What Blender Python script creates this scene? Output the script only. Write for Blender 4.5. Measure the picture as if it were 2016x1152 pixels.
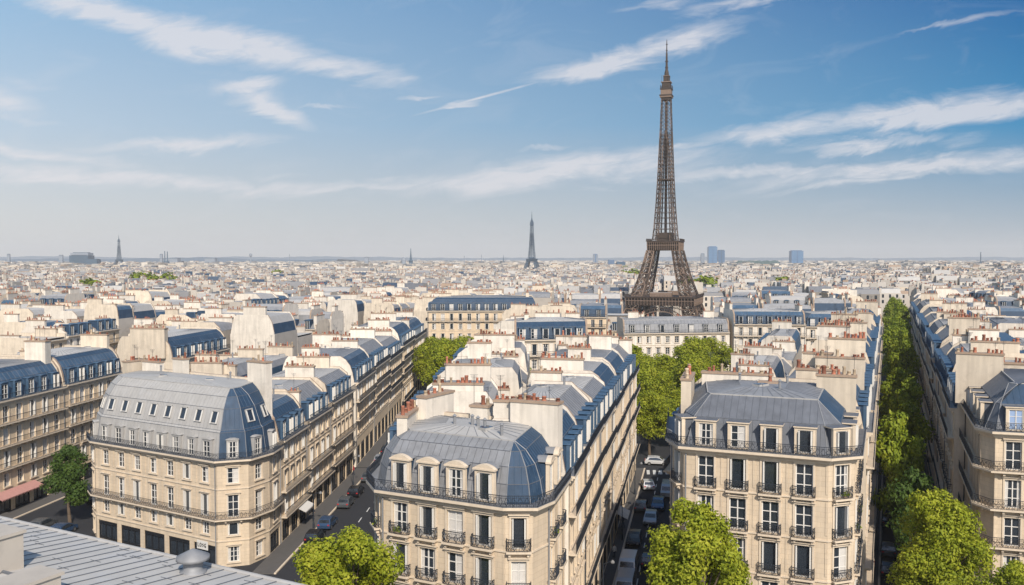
import bpy, math, random
from mathutils import Vector, Matrix
from math import sin, cos, pi, radians as R, sqrt, atan2, hypot
import time; T0 = time.time()
random.seed(7)
for o in list(bpy.data.objects): bpy.data.objects.remove(o)
scene = bpy.context.scene
col = scene.collection
# ------------------------------------------------------------------ camera
FPX = 1746.0; CAM_H = 36.0; PITCH = math.atan(66/FPX)
cd = bpy.data.cameras.new('camera'); cam = bpy.data.objects.new('camera', cd); col.objects.link(cam)
cam.location = (0, 0, CAM_H); cam.rotation_euler = (pi/2 - PITCH, 0, 0)
cd.sensor_width = 36; cd.lens = 36*FPX/2016; cd.clip_start = .5; cd.clip_end = 30000
scene.camera = cam
# ------------------------------------------------------------------ light
SUN_DIR = Vector((0.18, -0.72, 0.60)).normalized()      # towards the sun: behind the camera, a little right
SUN_EL = math.asin(SUN_DIR.z); SUN_AZ = atan2(SUN_DIR.x, SUN_DIR.y)
sl = bpy.data.lights.new('sun', 'SUN'); sl.energy = 4.6; sl.angle = R(.5); sl.color = (1.0, .905, .785)
so = bpy.data.objects.new('sun', sl); col.objects.link(so)
so.rotation_euler = SUN_DIR.to_track_quat('Z', 'Y').to_euler()
scene.view_settings.view_transform = 'Standard'; scene.view_settings.look = 'None'
scene.view_settings.exposure = 0.2; scene.view_settings.gamma = 1
scene.view_settings.use_curve_mapping = False
SKY_STR = .13

def make_world():
    w = bpy.data.worlds.new('World'); scene.world = w; w.use_nodes = True
    nt = w.node_tree; N = nt.nodes; L = nt.links; N.clear()
    out = N.new('ShaderNodeOutputWorld'); bg = N.new('ShaderNodeBackground')
    L.new(bg.outputs[0], out.inputs[0]); bg.inputs[1].default_value = SKY_STR
    sky = N.new('ShaderNodeTexSky'); sky.sky_type = 'NISHITA'; sky.sun_disc = False
    sky.sun_elevation = SUN_EL; sky.sun_rotation = SUN_AZ
    sky.altitude = 60; sky.air_density = 1.0; sky.dust_density = 1.2; sky.ozone_density = 2.6
    def m(op, a, b=None, c=None, clamp=False):
        n = N.new('ShaderNodeMath'); n.operation = op; n.use_clamp = clamp
        for i, x in enumerate((a, b, c)):
            if x is None: continue
            if isinstance(x, (int, float)): n.inputs[i].default_value = x
            else: L.new(x, n.inputs[i])
        return n.outputs[0]
    tc = N.new('ShaderNodeTexCoord'); sp = N.new('ShaderNodeSeparateXYZ'); L.new(tc.outputs['Generated'], sp.inputs[0])
    ys = m('MAXIMUM', sp.outputs[1], .15)
    u = m('DIVIDE', sp.outputs[0], ys); v = m('DIVIDE', sp.outputs[2], ys)
    # wispy noise, stretched along the wind
    def noise(su, sv, scale, detail, dist=0.0, rough=.6):
        cb = N.new('ShaderNodeCombineXYZ')
        L.new(m('ADD', m('MULTIPLY', u, su*.98), m('MULTIPLY', v, su*.17)), cb.inputs[0])
        L.new(m('SUBTRACT', m('MULTIPLY', v, sv*.98), m('MULTIPLY', u, sv*.14)), cb.inputs[1])
        n = N.new('ShaderNodeTexNoise'); n.noise_dimensions = '2D'
        n.inputs['Scale'].default_value = scale; n.inputs['Detail'].default_value = detail
        n.inputs['Roughness'].default_value = rough; n.inputs['Distortion'].default_value = dist
        L.new(cb.outputs[0], n.inputs['Vector']); return n.outputs[0]
    n1 = noise(1, 3.0, 9, 6, .6, .62); n2 = noise(1, 5, 26, 5, .4, .65); nw = noise(1, 1.5, 7, 3)
    uw = m('ADD', u, m('MULTIPLY', m('SUBTRACT', nw, .5), .05))
    vw = m('ADD', v, m('MULTIPLY', m('SUBTRACT', n1, .5), .035))
    ST = [(260, 48, 250, 26, -17, 1.0), (450, 88, 200, 28, -12, 1.0), (640, 135, 170, 20, -7, .75), (790, 154, 45, 7, -3, .5),
          (485, 172, 70, 16, 4, .85), (530, 212, 90, 16, -22, .9), (500, 196, 60, 12, 3, .7), (640, 209, 70, 4, 0, .45),
          (360, 284, 210, 12, 3, .7), (230, 296, 130, 8, -6, .35), (530, 284, 50, 5, 2, .35),
          (200, 352, 420, 15, -4, .8), (60, 300, 220, 14, -8, .7), (10, 195, 90, 26, -18, .6), (50, 236, 110, 7, -10, .4), (60, 165, 110, 12, -10, .3),
          (1080, 342, 330, 24, 6, .9), (1320, 297, 120, 9, 8, .6), (1230, 318, 200, 16, 6, .6),
          (1180, 132, 150, 20, 8, .95), (1330, 92, 120, 22, 20, .9), (1290, 18, 80, 14, 10, .5), (1440, 12, 140, 14, 12, .6), (1250, 28, 60, 10, 0, .45),
          (1830, 225, 300, 24, 6, 1.0), (1560, 262, 200, 17, 6, .85), (1700, 284, 150, 10, 5, .7), (1880, 280, 70, 12, 12, .35),
          (1800, 330, 330, 17, 5, .85), (1480, 336, 260, 10, 2, .65), (1720, 358, 220, 8, 7, .7), (1950, 310, 140, 14, 8, .6),
          (950, 194, 140, 2.4, 15, .7), (905, 204, 36, 6, 16, .7), (1880, 46, 150, 6, 12, .45),
          (825, 188, 60, 5, 6, .5), (1060, 299, 60, 5, 4, .5), (560, 346, 80, 8, 0, .35), (750, 355, 55, 7, 3, .45),
          (640, 372, 520, 11, 0, .6), (1180, 380, 120, 4, 2, .3)]
    tot = None
    for (px, py, hl, hw, ang, st) in ST:
        cx = (px-1008)/FPX; cy = (510-py)/FPX; a = R(ang)
        thin = hw < 5 and ang > 10; du = m('SUBTRACT', u if thin else uw, cx); dv = m('SUBTRACT', v if thin else vw, cy)
        s = m('MULTIPLY', m('ADD', m('MULTIPLY', du, cos(a)), m('MULTIPLY', dv, sin(a))), FPX/hl)
        t = m('MULTIPLY', m('SUBTRACT', m('MULTIPLY', dv, cos(a)), m('MULTIPLY', du, sin(a))), FPX/(hw*1.25))
        d2 = m('ADD', m('MULTIPLY', s, s), m('MULTIPLY', t, t))
        g = m('MULTIPLY', m('EXPONENT', m('MULTIPLY', d2, -1.1)), st)
        tot = g if tot is None else m('MAXIMUM', tot, g)
    tex = m('ADD', m('MULTIPLY', n1, .9), m('MULTIPLY_ADD', n2, 1.5, -.55))            # ~.65 mean
    cl = m('MULTIPLY', m('SUBTRACT', m('MULTIPLY', tot, m('ADD', tex, .48)), .17), 1.15, clamp=True)
    faint = m('MULTIPLY', m('SUBTRACT', n1, .52, clamp=True), .5)
    cl = m('MAXIMUM', cl, faint); cl = m('MULTIPLY', cl, m('GREATER_THAN', sp.outputs[1], .16))
    cl = m('MINIMUM', cl, .85)
    # the sky away from the sun: paler haze to the left and near the horizon, deeper to the upper right
    def lin(c): return tuple(((x/255+.055)/1.055)**2.4/SKY_STR/2**scene.view_settings.exposure*.98 for x in c)
    def ramp(cols):
        rp = N.new('ShaderNodeValToRGB'); cr = rp.color_ramp; L.new(m('MULTIPLY', v, 1/.31, clamp=True), rp.inputs[0])
        cr.elements[0].position = 0; cr.elements[0].color = (*lin(cols[0][1]), 1); cr.elements[1].position = 1; cr.elements[1].color = (*lin(cols[-1][1]), 1)
        for p, c in cols[1:-1]: e = cr.elements.new(p/.31); e.color = (*lin(c), 1)
        return rp.outputs[0]
    Lc = ramp([(0, (218, 215, 211)), (.05, (212, 216, 217)), (.15, (188, 208, 226)), (.31, (146, 188, 224))])
    Rc = ramp([(0, (190, 192, 194)), (.05, (158, 178, 194)), (.15, (52, 142, 192)), (.31, (0, 98, 164))])
    mx = N.new('ShaderNodeMix'); mx.data_type = 'RGBA'
    L.new(m('MULTIPLY_ADD', u, .87, .5, clamp=True), mx.inputs[0]); L.new(Lc, mx.inputs[6]); L.new(Rc, mx.inputs[7])
    m1 = N.new('ShaderNodeMix'); m1.data_type = 'RGBA'
    L.new(m('MULTIPLY', m('MULTIPLY', sp.outputs[1], 3.0, clamp=True), 1.0), m1.inputs[0]); L.new(sky.outputs[0], m1.inputs[6]); L.new(mx.outputs[2], m1.inputs[7])
    m2 = N.new('ShaderNodeMix'); m2.data_type = 'RGBA'
    L.new(m('MULTIPLY', cl, .86), m2.inputs[0]); L.new(m1.outputs[2], m2.inputs[6]); m2.inputs[7].default_value = (*lin((232, 230, 234)), 1)
    L.new(m2.outputs[2], bg.inputs[0])
make_world()

# ------------------------------------------------------------------ materials
MAT = {}
def mat(name, colr, rough=.8, metal=0.0, var=.0, vscale=1.0, dirt=None, objvar=0.0, bump=0.0, bscale=20, brick=None, spec=.5, streak=0.0):
    m = bpy.data.materials.new(name); m.use_nodes = True; nt = m.node_tree; N = nt.nodes; L = nt.links
    b = N['Principled BSDF']; b.inputs['Roughness'].default_value = rough; b.inputs['Metallic'].default_value = metal
    b.inputs['Specular IOR Level'].default_value = spec
    tc = N.new('ShaderNodeTexCoord'); cur = None
    rgb = N.new('ShaderNodeRGB'); rgb.outputs[0].default_value = (*colr, 1); cur = rgb.outputs[0]
    def scale_by(cur, val, lo, hi):
        mr = N.new('ShaderNodeMapRange'); L.new(val, mr.inputs[0]); mr.inputs[3].default_value = lo; mr.inputs[4].default_value = hi
        v = N.new('ShaderNodeVectorMath'); v.operation = 'SCALE'; L.new(cur, v.inputs[0]); L.new(mr.outputs[0], v.inputs['Scale'])
        return v.outputs[0]
    if var:
        n = N.new('ShaderNodeTexNoise'); n.inputs['Scale'].default_value = vscale; n.inputs['Detail'].default_value = 6; n.inputs['Roughness'].default_value = .65
        L.new(tc.outputs['Object'], n.inputs[0]); cur = scale_by(cur, n.outputs[0], 1-var*1.6, 1+var*1.6)
    if streak:
        mp = N.new('ShaderNodeMapping'); mp.inputs['Scale'].default_value = (1.3, 1.3, .12); L.new(tc.outputs['Object'], mp.inputs[0])
        n = N.new('ShaderNodeTexNoise'); n.inputs['Scale'].default_value = 1.6; n.inputs['Detail'].default_value = 5
        L.new(mp.outputs[0], n.inputs[0]); cur = scale_by(cur, n.outputs[0], 1-streak*1.5, 1+streak)
    if objvar:
        oi = N.new('ShaderNodeObjectInfo'); cur = scale_by(cur, oi.outputs['Random'], 1-objvar, 1+objvar)
    if brick:
        bw, bh, bd = brick
        geo = N.new('ShaderNodeNewGeometry'); sx = N.new('ShaderNodeSeparateXYZ'); L.new(tc.outputs['Object'], sx.inputs[0])
        sn = N.new('ShaderNodeSeparateXYZ'); L.new(geo.outputs['Normal'], sn.inputs[0])
        ax = N.new('ShaderNodeMath'); ax.operation = 'MULTIPLY'; L.new(sx.outputs[0], ax.inputs[0]); L.new(sn.outputs[1], ax.inputs[1])
        ay = N.new('ShaderNodeMath'); ay.operation = 'MULTIPLY'; L.new(sx.outputs[1], ay.inputs[0]); L.new(sn.outputs[0], ay.inputs[1])
        sb = N.new('ShaderNodeMath'); sb.operation = 'SUBTRACT'; L.new(ax.outputs[0], sb.inputs[0]); L.new(ay.outputs[0], sb.inputs[1])
        cb = N.new('ShaderNodeCombineXYZ'); L.new(sb.outputs[0], cb.inputs[0]); L.new(sx.outputs[2], cb.inputs[1])
        br = N.new('ShaderNodeTexBrick'); L.new(cb.outputs[0], br.inputs[0])
        br.inputs['Scale'].default_value = 1; br.inputs['Brick Width'].default_value = bw; br.inputs['Row Height'].default_value = bh
        br.inputs['Mortar Size'].default_value = .018; br.inputs['Mortar Smooth'].default_value = .3
        br.inputs['Color1'].default_value = (.9, .9, .9, 1); br.inputs['Color2'].default_value = (1.06, 1.04, 1.0, 1); br.inputs['Mortar'].default_value = (.68, .65, .6, 1)
        mm = N.new('ShaderNodeMix'); mm.data_type = 'RGBA'; mm.blend_type = 'MULTIPLY'; mm.inputs[0].default_value = bd
        L.new(cur, mm.inputs[6]); L.new(br.outputs[0], mm.inputs[7]); cur = mm.outputs[2]
    if dirt:
        n = N.new('ShaderNodeTexNoise'); n.inputs['Scale'].default_value = .45; n.inputs['Detail'].default_value = 8; n.inputs['Roughness'].default_value = .7
        L.new(tc.outputs['Object'], n.inputs[0])
        r = N.new('ShaderNodeMapRange'); L.new(n.outputs[0], r.inputs[0]); r.inputs[1].default_value = .52; r.inputs[2].default_value = .78; r.inputs[4].default_value = .8
        mm = N.new('ShaderNodeMix'); mm.data_type = 'RGBA'; L.new(r.outputs[0], mm.inputs[0]); L.new(cur, mm.inputs[6]); mm.inputs[7].default_value = (*dirt, 1); cur = mm.outputs[2]
    L.new(cur, b.inputs['Base Color'])
    if bump:
        n = N.new('ShaderNodeTexNoise'); n.inputs['Scale'].default_value = bscale; n.inputs['Detail'].default_value = 4; L.new(tc.outputs['Object'], n.inputs[0])
        bp = N.new('ShaderNodeBump'); bp.inputs['Strength'].default_value = bump; bp.inputs['Distance'].default_value = .05; L.new(n.outputs[0], bp.inputs['Height']); L.new(bp.outputs[0], b.inputs['Normal'])
    MAT[name] = m; return m
mat('limestone', (.58, .475, .35), .85, var=.13, vscale=.7, objvar=.06, brick=(1.0, .42, .55), bump=.15, streak=.18, dirt=(.45, .365, .27))
mat('limestone_with_fill', (.68, .54, .375), .85, var=.14, vscale=.5, objvar=.10, brick=(1.1, .45, .45), streak=.2, dirt=(.52, .41, .29))  # limestone lightened and warmed: bounce light for shaded street facades put into the colour
mat('trim_stone', (.58, .485, .37), .8, var=.12, vscale=1.6, streak=.12)
mat('party_plaster', (.58, .50, .395), .9, var=.12, vscale=.5, objvar=.14, dirt=(.33, .28, .225), streak=.24)
mat('white_plaster', (.64, .585, .505), .9, var=.10, vscale=.5, objvar=.12, dirt=(.38, .34, .285), streak=.24)
mat('grey_plaster', (.42, .38, .33), .9, var=.1, vscale=.5, objvar=.15, dirt=(.28, .26, .23))
mat('zinc', (.215, .22, .23), .6, .1, var=.26, vscale=.9, dirt=(.22, .23, .25), streak=.14)
mat('light_zinc', (.345, .335, .32), .6, .0, var=.12, vscale=.9, dirt=(.36, .36, .36), streak=.1)
mat('pale_zinc', (.41, .395, .37), .7, .0, var=.12, vscale=.6, dirt=(.42, .43, .45))
mat('dark_zinc', (.115, .125, .145), .6, .1, var=.28, vscale=.9, dirt=(.10, .11, .13), streak=.15)
mat('blue_slate_and_shade', (.016, .044, .088), .65, .0, var=.25, vscale=1.2, dirt=(.045, .08, .13), streak=.2)  # slate blue; also painted as shade on right facets of two corner roofs
mat('blue_zinc', (.040, .085, .145), .6, .0, var=.22, vscale=.8, dirt=(.14, .18, .24), streak=.2)
mat('seam_metal', (.14, .15, .17), .5, .3, var=.1)
mat('light_seam', (.30, .31, .32), .5, .3, var=.1)
mat('far_wall_light', (.46, .42, .365), .95, var=.15, vscale=.03); mat('far_wall_mid', (.34, .315, .28), .95, var=.15, vscale=.03); mat('far_wall_dark', (.22, .20, .175), .95, var=.15, vscale=.03); mat('far_roof', (.20, .20, .205), .8, var=.2, vscale=.03)
mat('cream_clay', (.42, .33, .23), .85, objvar=.3)
mat('terracotta', (.30, .115, .07), .8, objvar=.5, var=.15, vscale=4)
mat('cap_stone', (.30, .22, .16), .9, var=.2, vscale=2)
mat('iron', (.028, .036, .05), .5, .3)
mat('glass', (.022, .029, .038), .10, 0, spec=1.0, var=.5, vscale=1.3)
mat('sky_glass', (.06, .10, .16), .1, .3)
mat('window_white', (.62, .60, .56), .6)
mat('curtain', (.50, .48, .45), .9, var=.12, vscale=6)
mat('blue_curtain', (.24, .33, .50), .8, var=.1)
mat('shop_black', (.012, .013, .016), .4)
mat('asphalt', (.019, .020, .024), .9, var=.15, vscale=.3, bump=.2, bscale=8)
mat('city_ground', (.09, .085, .08), .95, var=.2, vscale=.05)
mat('pavement', (.085, .08, .075), .9, var=.12, vscale=1.2)
mat('road_paint', (.55, .55, .53), .8)
mat('bark', (.09, .065, .045), .95, var=.2, vscale=5)
mat('tower_iron', (.044, .030, .023), .75, .0, var=.25, vscale=.2)
mat('tower_iron_pale', (.175, .122, .09), .75, .0, var=.2, vscale=.2)
mat('hazed_iron', (.05, .085, .13), .8)  # iron tinted blue-grey: distance haze put into the colour of the small towers
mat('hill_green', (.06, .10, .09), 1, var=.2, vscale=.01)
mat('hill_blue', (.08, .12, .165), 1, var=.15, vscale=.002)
mat('rubber', (.02, .02, .02), .9); mat('chrome', (.5, .5, .5), .3, .8)
mat('red_cloth', (.45, .03, .03), .8); mat('dark_cloth', (.03, .035, .05), .9); mat('skin', (.45, .27, .18), .6); mat('hair', (.03, .02, .015), .8)
mat('lamp_red', (.4, .02, .02), .4); mat('awning_pink', (.42, .22, .19), .9, var=.15, vscale=2)
mat('sign_white', (.6, .58, .54), .6)

def leaf_mat(name, c1, c2, c3):
    m = bpy.data.materials.new(name); m.use_nodes = True; nt = m.node_tree; N = nt.nodes; L = nt.links
    b = N['Principled BSDF']; b.inputs['Roughness'].default_value = .6; b.inputs['Specular IOR Level'].default_value = .25
    geo = N.new('ShaderNodeNewGeometry'); tc = N.new('ShaderNodeTexCoord')
    r = N.new('ShaderNodeValToRGB'); r.color_ramp.elements[0].color = (*c1, 1); r.color_ramp.elements[1].color = (*c3, 1)
    e = r.color_ramp.elements.new(.5); e.color = (*c2, 1)
    n = N.new('ShaderNodeTexNoise'); n.inputs['Scale'].default_value = .55; n.inputs['Detail'].default_value = 3; L.new(tc.outputs['Object'], n.inputs[0])
    a = N.new('ShaderNodeMath'); a.operation = 'MULTIPLY_ADD'; L.new(geo.outputs['Random Per Island'], a.inputs[0]); a.inputs[1].default_value = .5
    mr = N.new('ShaderNodeMapRange'); L.new(n.outputs[0], mr.inputs[0]); mr.inputs[1].default_value = .3; mr.inputs[2].default_value = .7; mr.inputs[3].default_value = 0; mr.inputs[4].default_value = .5
    L.new(mr.outputs[0], a.inputs[2]); L.new(a.outputs[0], r.inputs[0]); L.new(r.outputs[0], b.inputs['Base Color'])
    tr = N.new('ShaderNodeBsdfTranslucent'); L.new(r.outputs[0], tr.inputs[0])
    mx = N.new('ShaderNodeMixShader'); mx.inputs[0].default_value = .35; L.new(b.outputs[0], mx.inputs[1]); L.new(tr.outputs[0], mx.inputs[2])
    L.new(mx.outputs[0], N['Material Output'].inputs[0]); MAT[name] = m
leaf_mat('spring_leaf', (.11, .155, .010), (.27, .31, .018), (.46, .45, .05))
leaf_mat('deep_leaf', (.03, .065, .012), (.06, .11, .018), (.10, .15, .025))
leaf_mat('avenue_leaf', (.07, .11, .012), (.20, .26, .018), (.38, .41, .04))

# ------------------------------------------------------------------ mesh helpers
class Fr:
    """edge frame: s along the edge, o outward, z up (all relative to a root location)"""
    def __init__(s, p, q):
        s.p = p; dx, dy = q[0]-p[0], q[1]-p[1]; s.L = hypot(dx, dy); s.d = (dx/s.L, dy/s.L); s.n = (s.d[1], -s.d[0]); s.a = atan2(dy, dx)
    def __call__(s, t, o, z): return (s.p[0]+s.d[0]*t+s.n[0]*o, s.p[1]+s.d[1]*t+s.n[1]*o, z)
I3 = lambda x, y, z: (x, y, z)
LOC = lambda t, o, z: (t, -o, z)          # local mesh of shared pieces: outward is -y
class MB:
    def __init__(s): s.v = []; s.f = []; s.m = []; s.mats = []
    def mi(s, k):
        if k not in s.mats: s.mats.append(k)
        return s.mats.index(k)
    def poly(s, pts, k):
        n = len(s.v); s.v += [tuple(p) for p in pts]; s.f.append(tuple(range(n, n+len(pts)))); s.m.append(s.mi(k))
    def box(s, T, s0, s1, o0, o1, z0, z1, k, top=None, bottom=True):
        P = [T(a, b, c) for c in (z0, z1) for (a, b) in ((s0, o0), (s0, o1), (s1, o1), (s1, o0))]
        if (P[3][0]-P[0][0])*(P[1][1]-P[0][1])-(P[3][1]-P[0][1])*(P[1][0]-P[0][0]) > 0: P = [P[0], P[3], P[2], P[1], P[4], P[7], P[6], P[5]]
        n = len(s.v); s.v += P; i = s.mi(k)
        for f in ((0, 1, 5, 4), (1, 2, 6, 5), (2, 3, 7, 6), (3, 0, 4, 7)): s.f.append(tuple(n+x for x in f)); s.m.append(i)
        s.f.append((n+4, n+5, n+6, n+7)); s.m.append(s.mi(top) if top else i)
        if bottom: s.f.append((n+3, n+2, n+1, n)); s.m.append(i)
    def bar(s, a, b, r, k, n=4, r2=None):
        a = Vector(a); b = Vector(b); d = (b-a)
        if d.length < 1e-6: return
        d.normalize(); up = Vector((0, 0, 1)) if abs(d.z) < .9 else Vector((1, 0, 0))
        x = d.cross(up).normalized(); y = d.cross(x); r2 = r if r2 is None else r2
        b0 = len(s.v); i = s.mi(k)
        for (c, rr) in ((a, r), (b, r2)):
            for j in range(n):
                t = 2*pi*(j+.5)/n; s.v.append(tuple(c+x*cos(t)*rr+y*sin(t)*rr))
        for j in range(n):
            j2 = (j+1) % n; s.f.append((b0+j, b0+j2, b0+n+j2, b0+n+j)); s.m.append(i)
        s.f.append(tuple(b0+n+j for j in range(n))); s.m.append(i)
    def lathe(s, prof, k, n=10, c=(0, 0)):
        b0 = len(s.v); i = s.mi(k)
        for (r, z) in prof:
            for j in range(n): s.v.append((c[0]+r*cos(2*pi*j/n), c[1]+r*sin(2*pi*j/n), z))
        for a in range(len(prof)-1):
            for j in range(n):
                j2 = (j+1) % n; s.f.append((b0+a*n+j, b0+a*n+j2, b0+(a+1)*n+j2, b0+(a+1)*n+j)); s.m.append(i)
        s.f.append(tuple(b0+(len(prof)-1)*n+j for j in range(n))); s.m.append(i)
    def prism(s, P, z0, z1, k, top=None, topz=None):
        n = len(P); b0 = len(s.v); i = s.mi(k)
        s.v += [(x, y, z0) for x, y in P]+[(x, y, z1) for x, y in P]
        for j in range(n): j2 = (j+1) % n; s.f.append((b0+j, b0+j2, b0+n+j2, b0+n+j)); s.m.append(i)
        s.f.append(tuple(b0+n+j for j in range(n))); s.m.append(s.mi(top or k))
        s.f.append(tuple(b0+n-1-j for j in range(n))); s.m.append(i)
    def mesh(s, name, smooth=False):
        me = bpy.data.meshes.new(name); me.from_pydata(s.v, [], s.f)
        for k in s.mats: me.materials.append(MAT[k])
        if len(s.mats) > 1: me.polygons.foreach_set('material_index', s.m)
        if smooth: me.polygons.foreach_set('use_smooth', [True]*len(s.f))
        return me
    def build(s, name, parent=None, loc=None, smooth=False):
        return inst(name, s.mesh(name, smooth), parent, loc)
def inst(name, me, parent=None, loc=None, rz=0.0, scale=None, rx=0.0):
    o = bpy.data.objects.new(name, me); col.objects.link(o)
    if parent: o.parent = parent
    if loc: o.location = loc
    if rz or rx: o.rotation_euler = (rx, 0, rz)
    if scale: o.scale = scale
    return o
def thing(name, loc, label, cat, group=None, rz=0.0):
    o = inst(name, None, None, loc, rz); return tag(o, label, cat, group)
def tag(o, label, cat, group=None):
    o['label'] = label; o['category'] = cat
    if group: o['group'] = group
    return o
def struct(o): o['kind'] = 'structure'; return o
def dup(src, loc, rz=0.0, scale=None, label=None, group=None):
    r = src.copy(); col.objects.link(r); r.location = loc; r.rotation_euler = (0, 0, rz)
    if scale: r.scale = scale
    if label: r['label'] = label
    if group: r['group'] = group
    for ch in list(src.children):
        c = ch.copy(); col.objects.link(c); c.parent = r
        for g in ch.children:
            d = g.copy(); col.objects.link(d); d.parent = c
    return r
def offs(P, ds):
    n = len(P); Ls = []
    for i in range(n):
        p, q = P[i], P[(i+1) % n]; L = hypot(q[0]-p[0], q[1]-p[1]); d = ((q[0]-p[0])/L, (q[1]-p[1])/L); nn = (-d[1], d[0])
        Ls.append(((p[0]+nn[0]*ds[i], p[1]+nn[1]*ds[i]), d, nn))
    out = []
    for i in range(n):
        (p, d, n1), (q, e, n2) = Ls[i-1], Ls[i]; den = d[0]*e[1]-d[1]*e[0]
        if abs(den) < .03: out.append(((q[0]), (q[1]))); continue
        t = ((q[0]-p[0])*e[1]-(q[1]-p[1])*e[0])/den; out.append((p[0]+d[0]*t, p[1]+d[1]*t))
    return out

# ------------------------------------------------------------------ shared pieces
def window_mesh(kind):
    """unit window: x -.5..+.5, z 0..1, glass at y=0, outward -y"""
    b = MB(); fr = 'window_white'
    t, u = .07, .035
    b.box(LOC, -.5, -.5+t, -.02, .06, 0, 1, fr); b.box(LOC, .5-t, .5, -.02, .06, 0, 1, fr)
    b.box(LOC, -.5+t, .5-t, -.02, .06, 1-u, 1, fr); b.box(LOC, -.5+t, .5-t, -.02, .06, 0, u, fr)
    if kind != 'open':
        b.box(LOC, -.035, .035, -.02, .065, u, 1-u, fr)
        for z in (.34, .67): 
            b.box(LOC, -.5+t, -.035, -.02, .045, z-.012, z+.012, fr); b.box(LOC, .035, .5-t, -.02, .045, z-.012, z+.012, fr)
    else:
        b.box(LOC, -.43, -.36, -.02, .35, u, 1-u, fr); b.box(LOC, .36, .43, -.02, .35, u, 1-u, fr)
    b.poly([LOC(-.46, 0, .02), LOC(.46, 0, .02), LOC(.46, 0, .98), LOC(-.46, 0, .98)], 'glass')
    c = 'blue_curtain' if kind == 'blue' else 'curtain'
    if kind in ('drawn', 'blue'):
        for s0, s1 in ((-.42, -.05), (.05, .42)): b.poly([LOC(s0, .012, .04), LOC(s1, .012, .04), LOC(s1, .012, .96), LOC(s0, .012, .96)], c)
    if kind == 'half':
        b.poly([LOC(.05, .012, .04), LOC(.42, .012, .04), LOC(.42, .012, .96), LOC(.05, .012, .96)], c)
    if kind == 'sides':
        for s0, s1 in ((-.42, -.28), (.28, .42)): b.poly([LOC(s0, .012, .04), LOC(s1, .012, .04), LOC(s1*.9, .012, .96), LOC(s0, .012, .96)], c)
    return b.mesh('window_'+kind)
WM = {k: window_mesh(k) for k in ('plain', 'open', 'drawn', 'half', 'sides', 'blue')}
def pick_window():
    return WM[random.choice(['plain', 'plain', 'plain', 'open', 'open', 'open', 'open', 'drawn', 'half', 'half', 'sides', 'sides', 'sides', 'sides'])]
def simple_window_mesh():
    b = MB(); b.poly([LOC(-.5, 0, 0), LOC(.5, 0, 0), LOC(.5, 0, 1), LOC(-.5, 0, 1)], 'glass')
    b.box(LOC, -.5, -.42, 0, .05, 0, 1, 'window_white', bottom=False); b.box(LOC, .42, .5, 0, .05, 0, 1, 'window_white', bottom=False)
    b.box(LOC, -.04, .04, 0, .05, 0, 1, 'window_white', bottom=False)
    return b.mesh('window_far')
WFAR = simple_window_mesh()
def shop_mesh():
    b = MB(); b.poly([LOC(-.5, 0, 0), LOC(.5, 0, 0), LOC(.5, 0, 1), LOC(-.5, 0, 1)], 'glass')
    b.box(LOC, -.5, .5, 0, .12, .8, 1, 'shop_black')
    for x in (-.5, -.17, .15, .47): b.box(LOC, x, x+.03, 0, .1, 0, .8, 'shop_black')
    b.box(LOC, -.47, .47, 0, .08, 0, .14, 'shop_black')
    return b.mesh('shop_front')
SHOP = shop_mesh()
def dormer_mesh(style, w=1.55, h=2.35, dep=2.95):
    b = MB(); fm = {'stone': 'trim_stone', 'frame': 'trim_stone', 'slate': 'blue_zinc', 'zinc': 'zinc', 'light': 'light_zinc'}[style]
    ck = {'stone': 'blue_slate_and_shade', 'frame': 'dark_zinc', 'slate': 'blue_slate_and_shade', 'zinc': 'dark_zinc', 'light': 'light_zinc'}[style]
    j = .2 if style in ('stone', 'frame') else .13
    hw = w/2
    b.box(LOC, -hw, -hw+j, -.3, 0, 0, h, fm); b.box(LOC, hw-j, hw, -.3, 0, 0, h, fm)
    b.box(LOC, -hw+j, hw-j, -.3, 0, h-.2, h, fm); b.box(LOC, -hw+j, hw-j, -.3, .02, 0, .08, fm)
    for s in (-1, 1):
        x = s*(hw-.06); b.poly([(x, .3, 0), (x, dep, 0), (x, dep, h-.02), (x, .3, h-.02)], ck)
    if style == 'stone':                         # segmental or triangular pediment on a projecting cornice
        b.box(LOC, -hw-.12, hw+.12, -.3, .14, h, h+.12, fm)
        n = 8; pts = [(-(hw+.08)+(2*hw+.16)*i/n, .12+.34*(1-(2*i/n-1)**2)) for i in range(n+1)]
        f = [(x, -.10, h+z) for x, z in pts]; g = [(x, .3, h+z) for x, z in pts]; bk = [(x*.9, dep, h+z*.9) for x, z in pts]
        b.poly(f, fm)
        for i in range(n): b.poly([f[i], f[i+1], g[i+1], g[i]], fm); b.poly([g[i], g[i+1], bk[i+1], bk[i]], 'zinc')
        b.poly([f[0], f[-1], g[-1], g[0]], fm)
    elif style == 'frame':
        b.box(LOC, -hw-.14, hw+.14, -dep, .12, h, h+.1, fm, top='dark_zinc')
        b.box(LOC, -hw-.05, -hw-.003, -.2, .03, -.1, h-.01, fm); b.box(LOC, hw+.003, hw+.05, -.2, .03, -.1, h-.01, fm)
    else:
        pts = [(-hw-.08, 0), (-hw*.4, .14), (hw*.4, .14), (hw+.08, 0)]
        f = [(x, -.08, h+z) for x, z in pts]; bk = [(x, dep, h+z) for x, z in pts]
        b.poly(f, fm)
        for i in range(3): b.poly([f[i], f[i+1], bk[i+1], bk[i]], fm)
    return b.mesh('dormer_'+style), w-2*j, h-.28
DM = {k: dormer_mesh(k) for k in ('stone', 'frame', 'slate', 'zinc', 'light')}
DMB = {'stone': dormer_mesh('stone', 1.65, 2.35), 'frame': dormer_mesh('frame', 1.6, 2.15)}
DML = {'light': dormer_mesh('light', 1.35, 2.2, .9), 'slate': dormer_mesh('slate', 1.3, 1.95, 2.2)}
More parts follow.
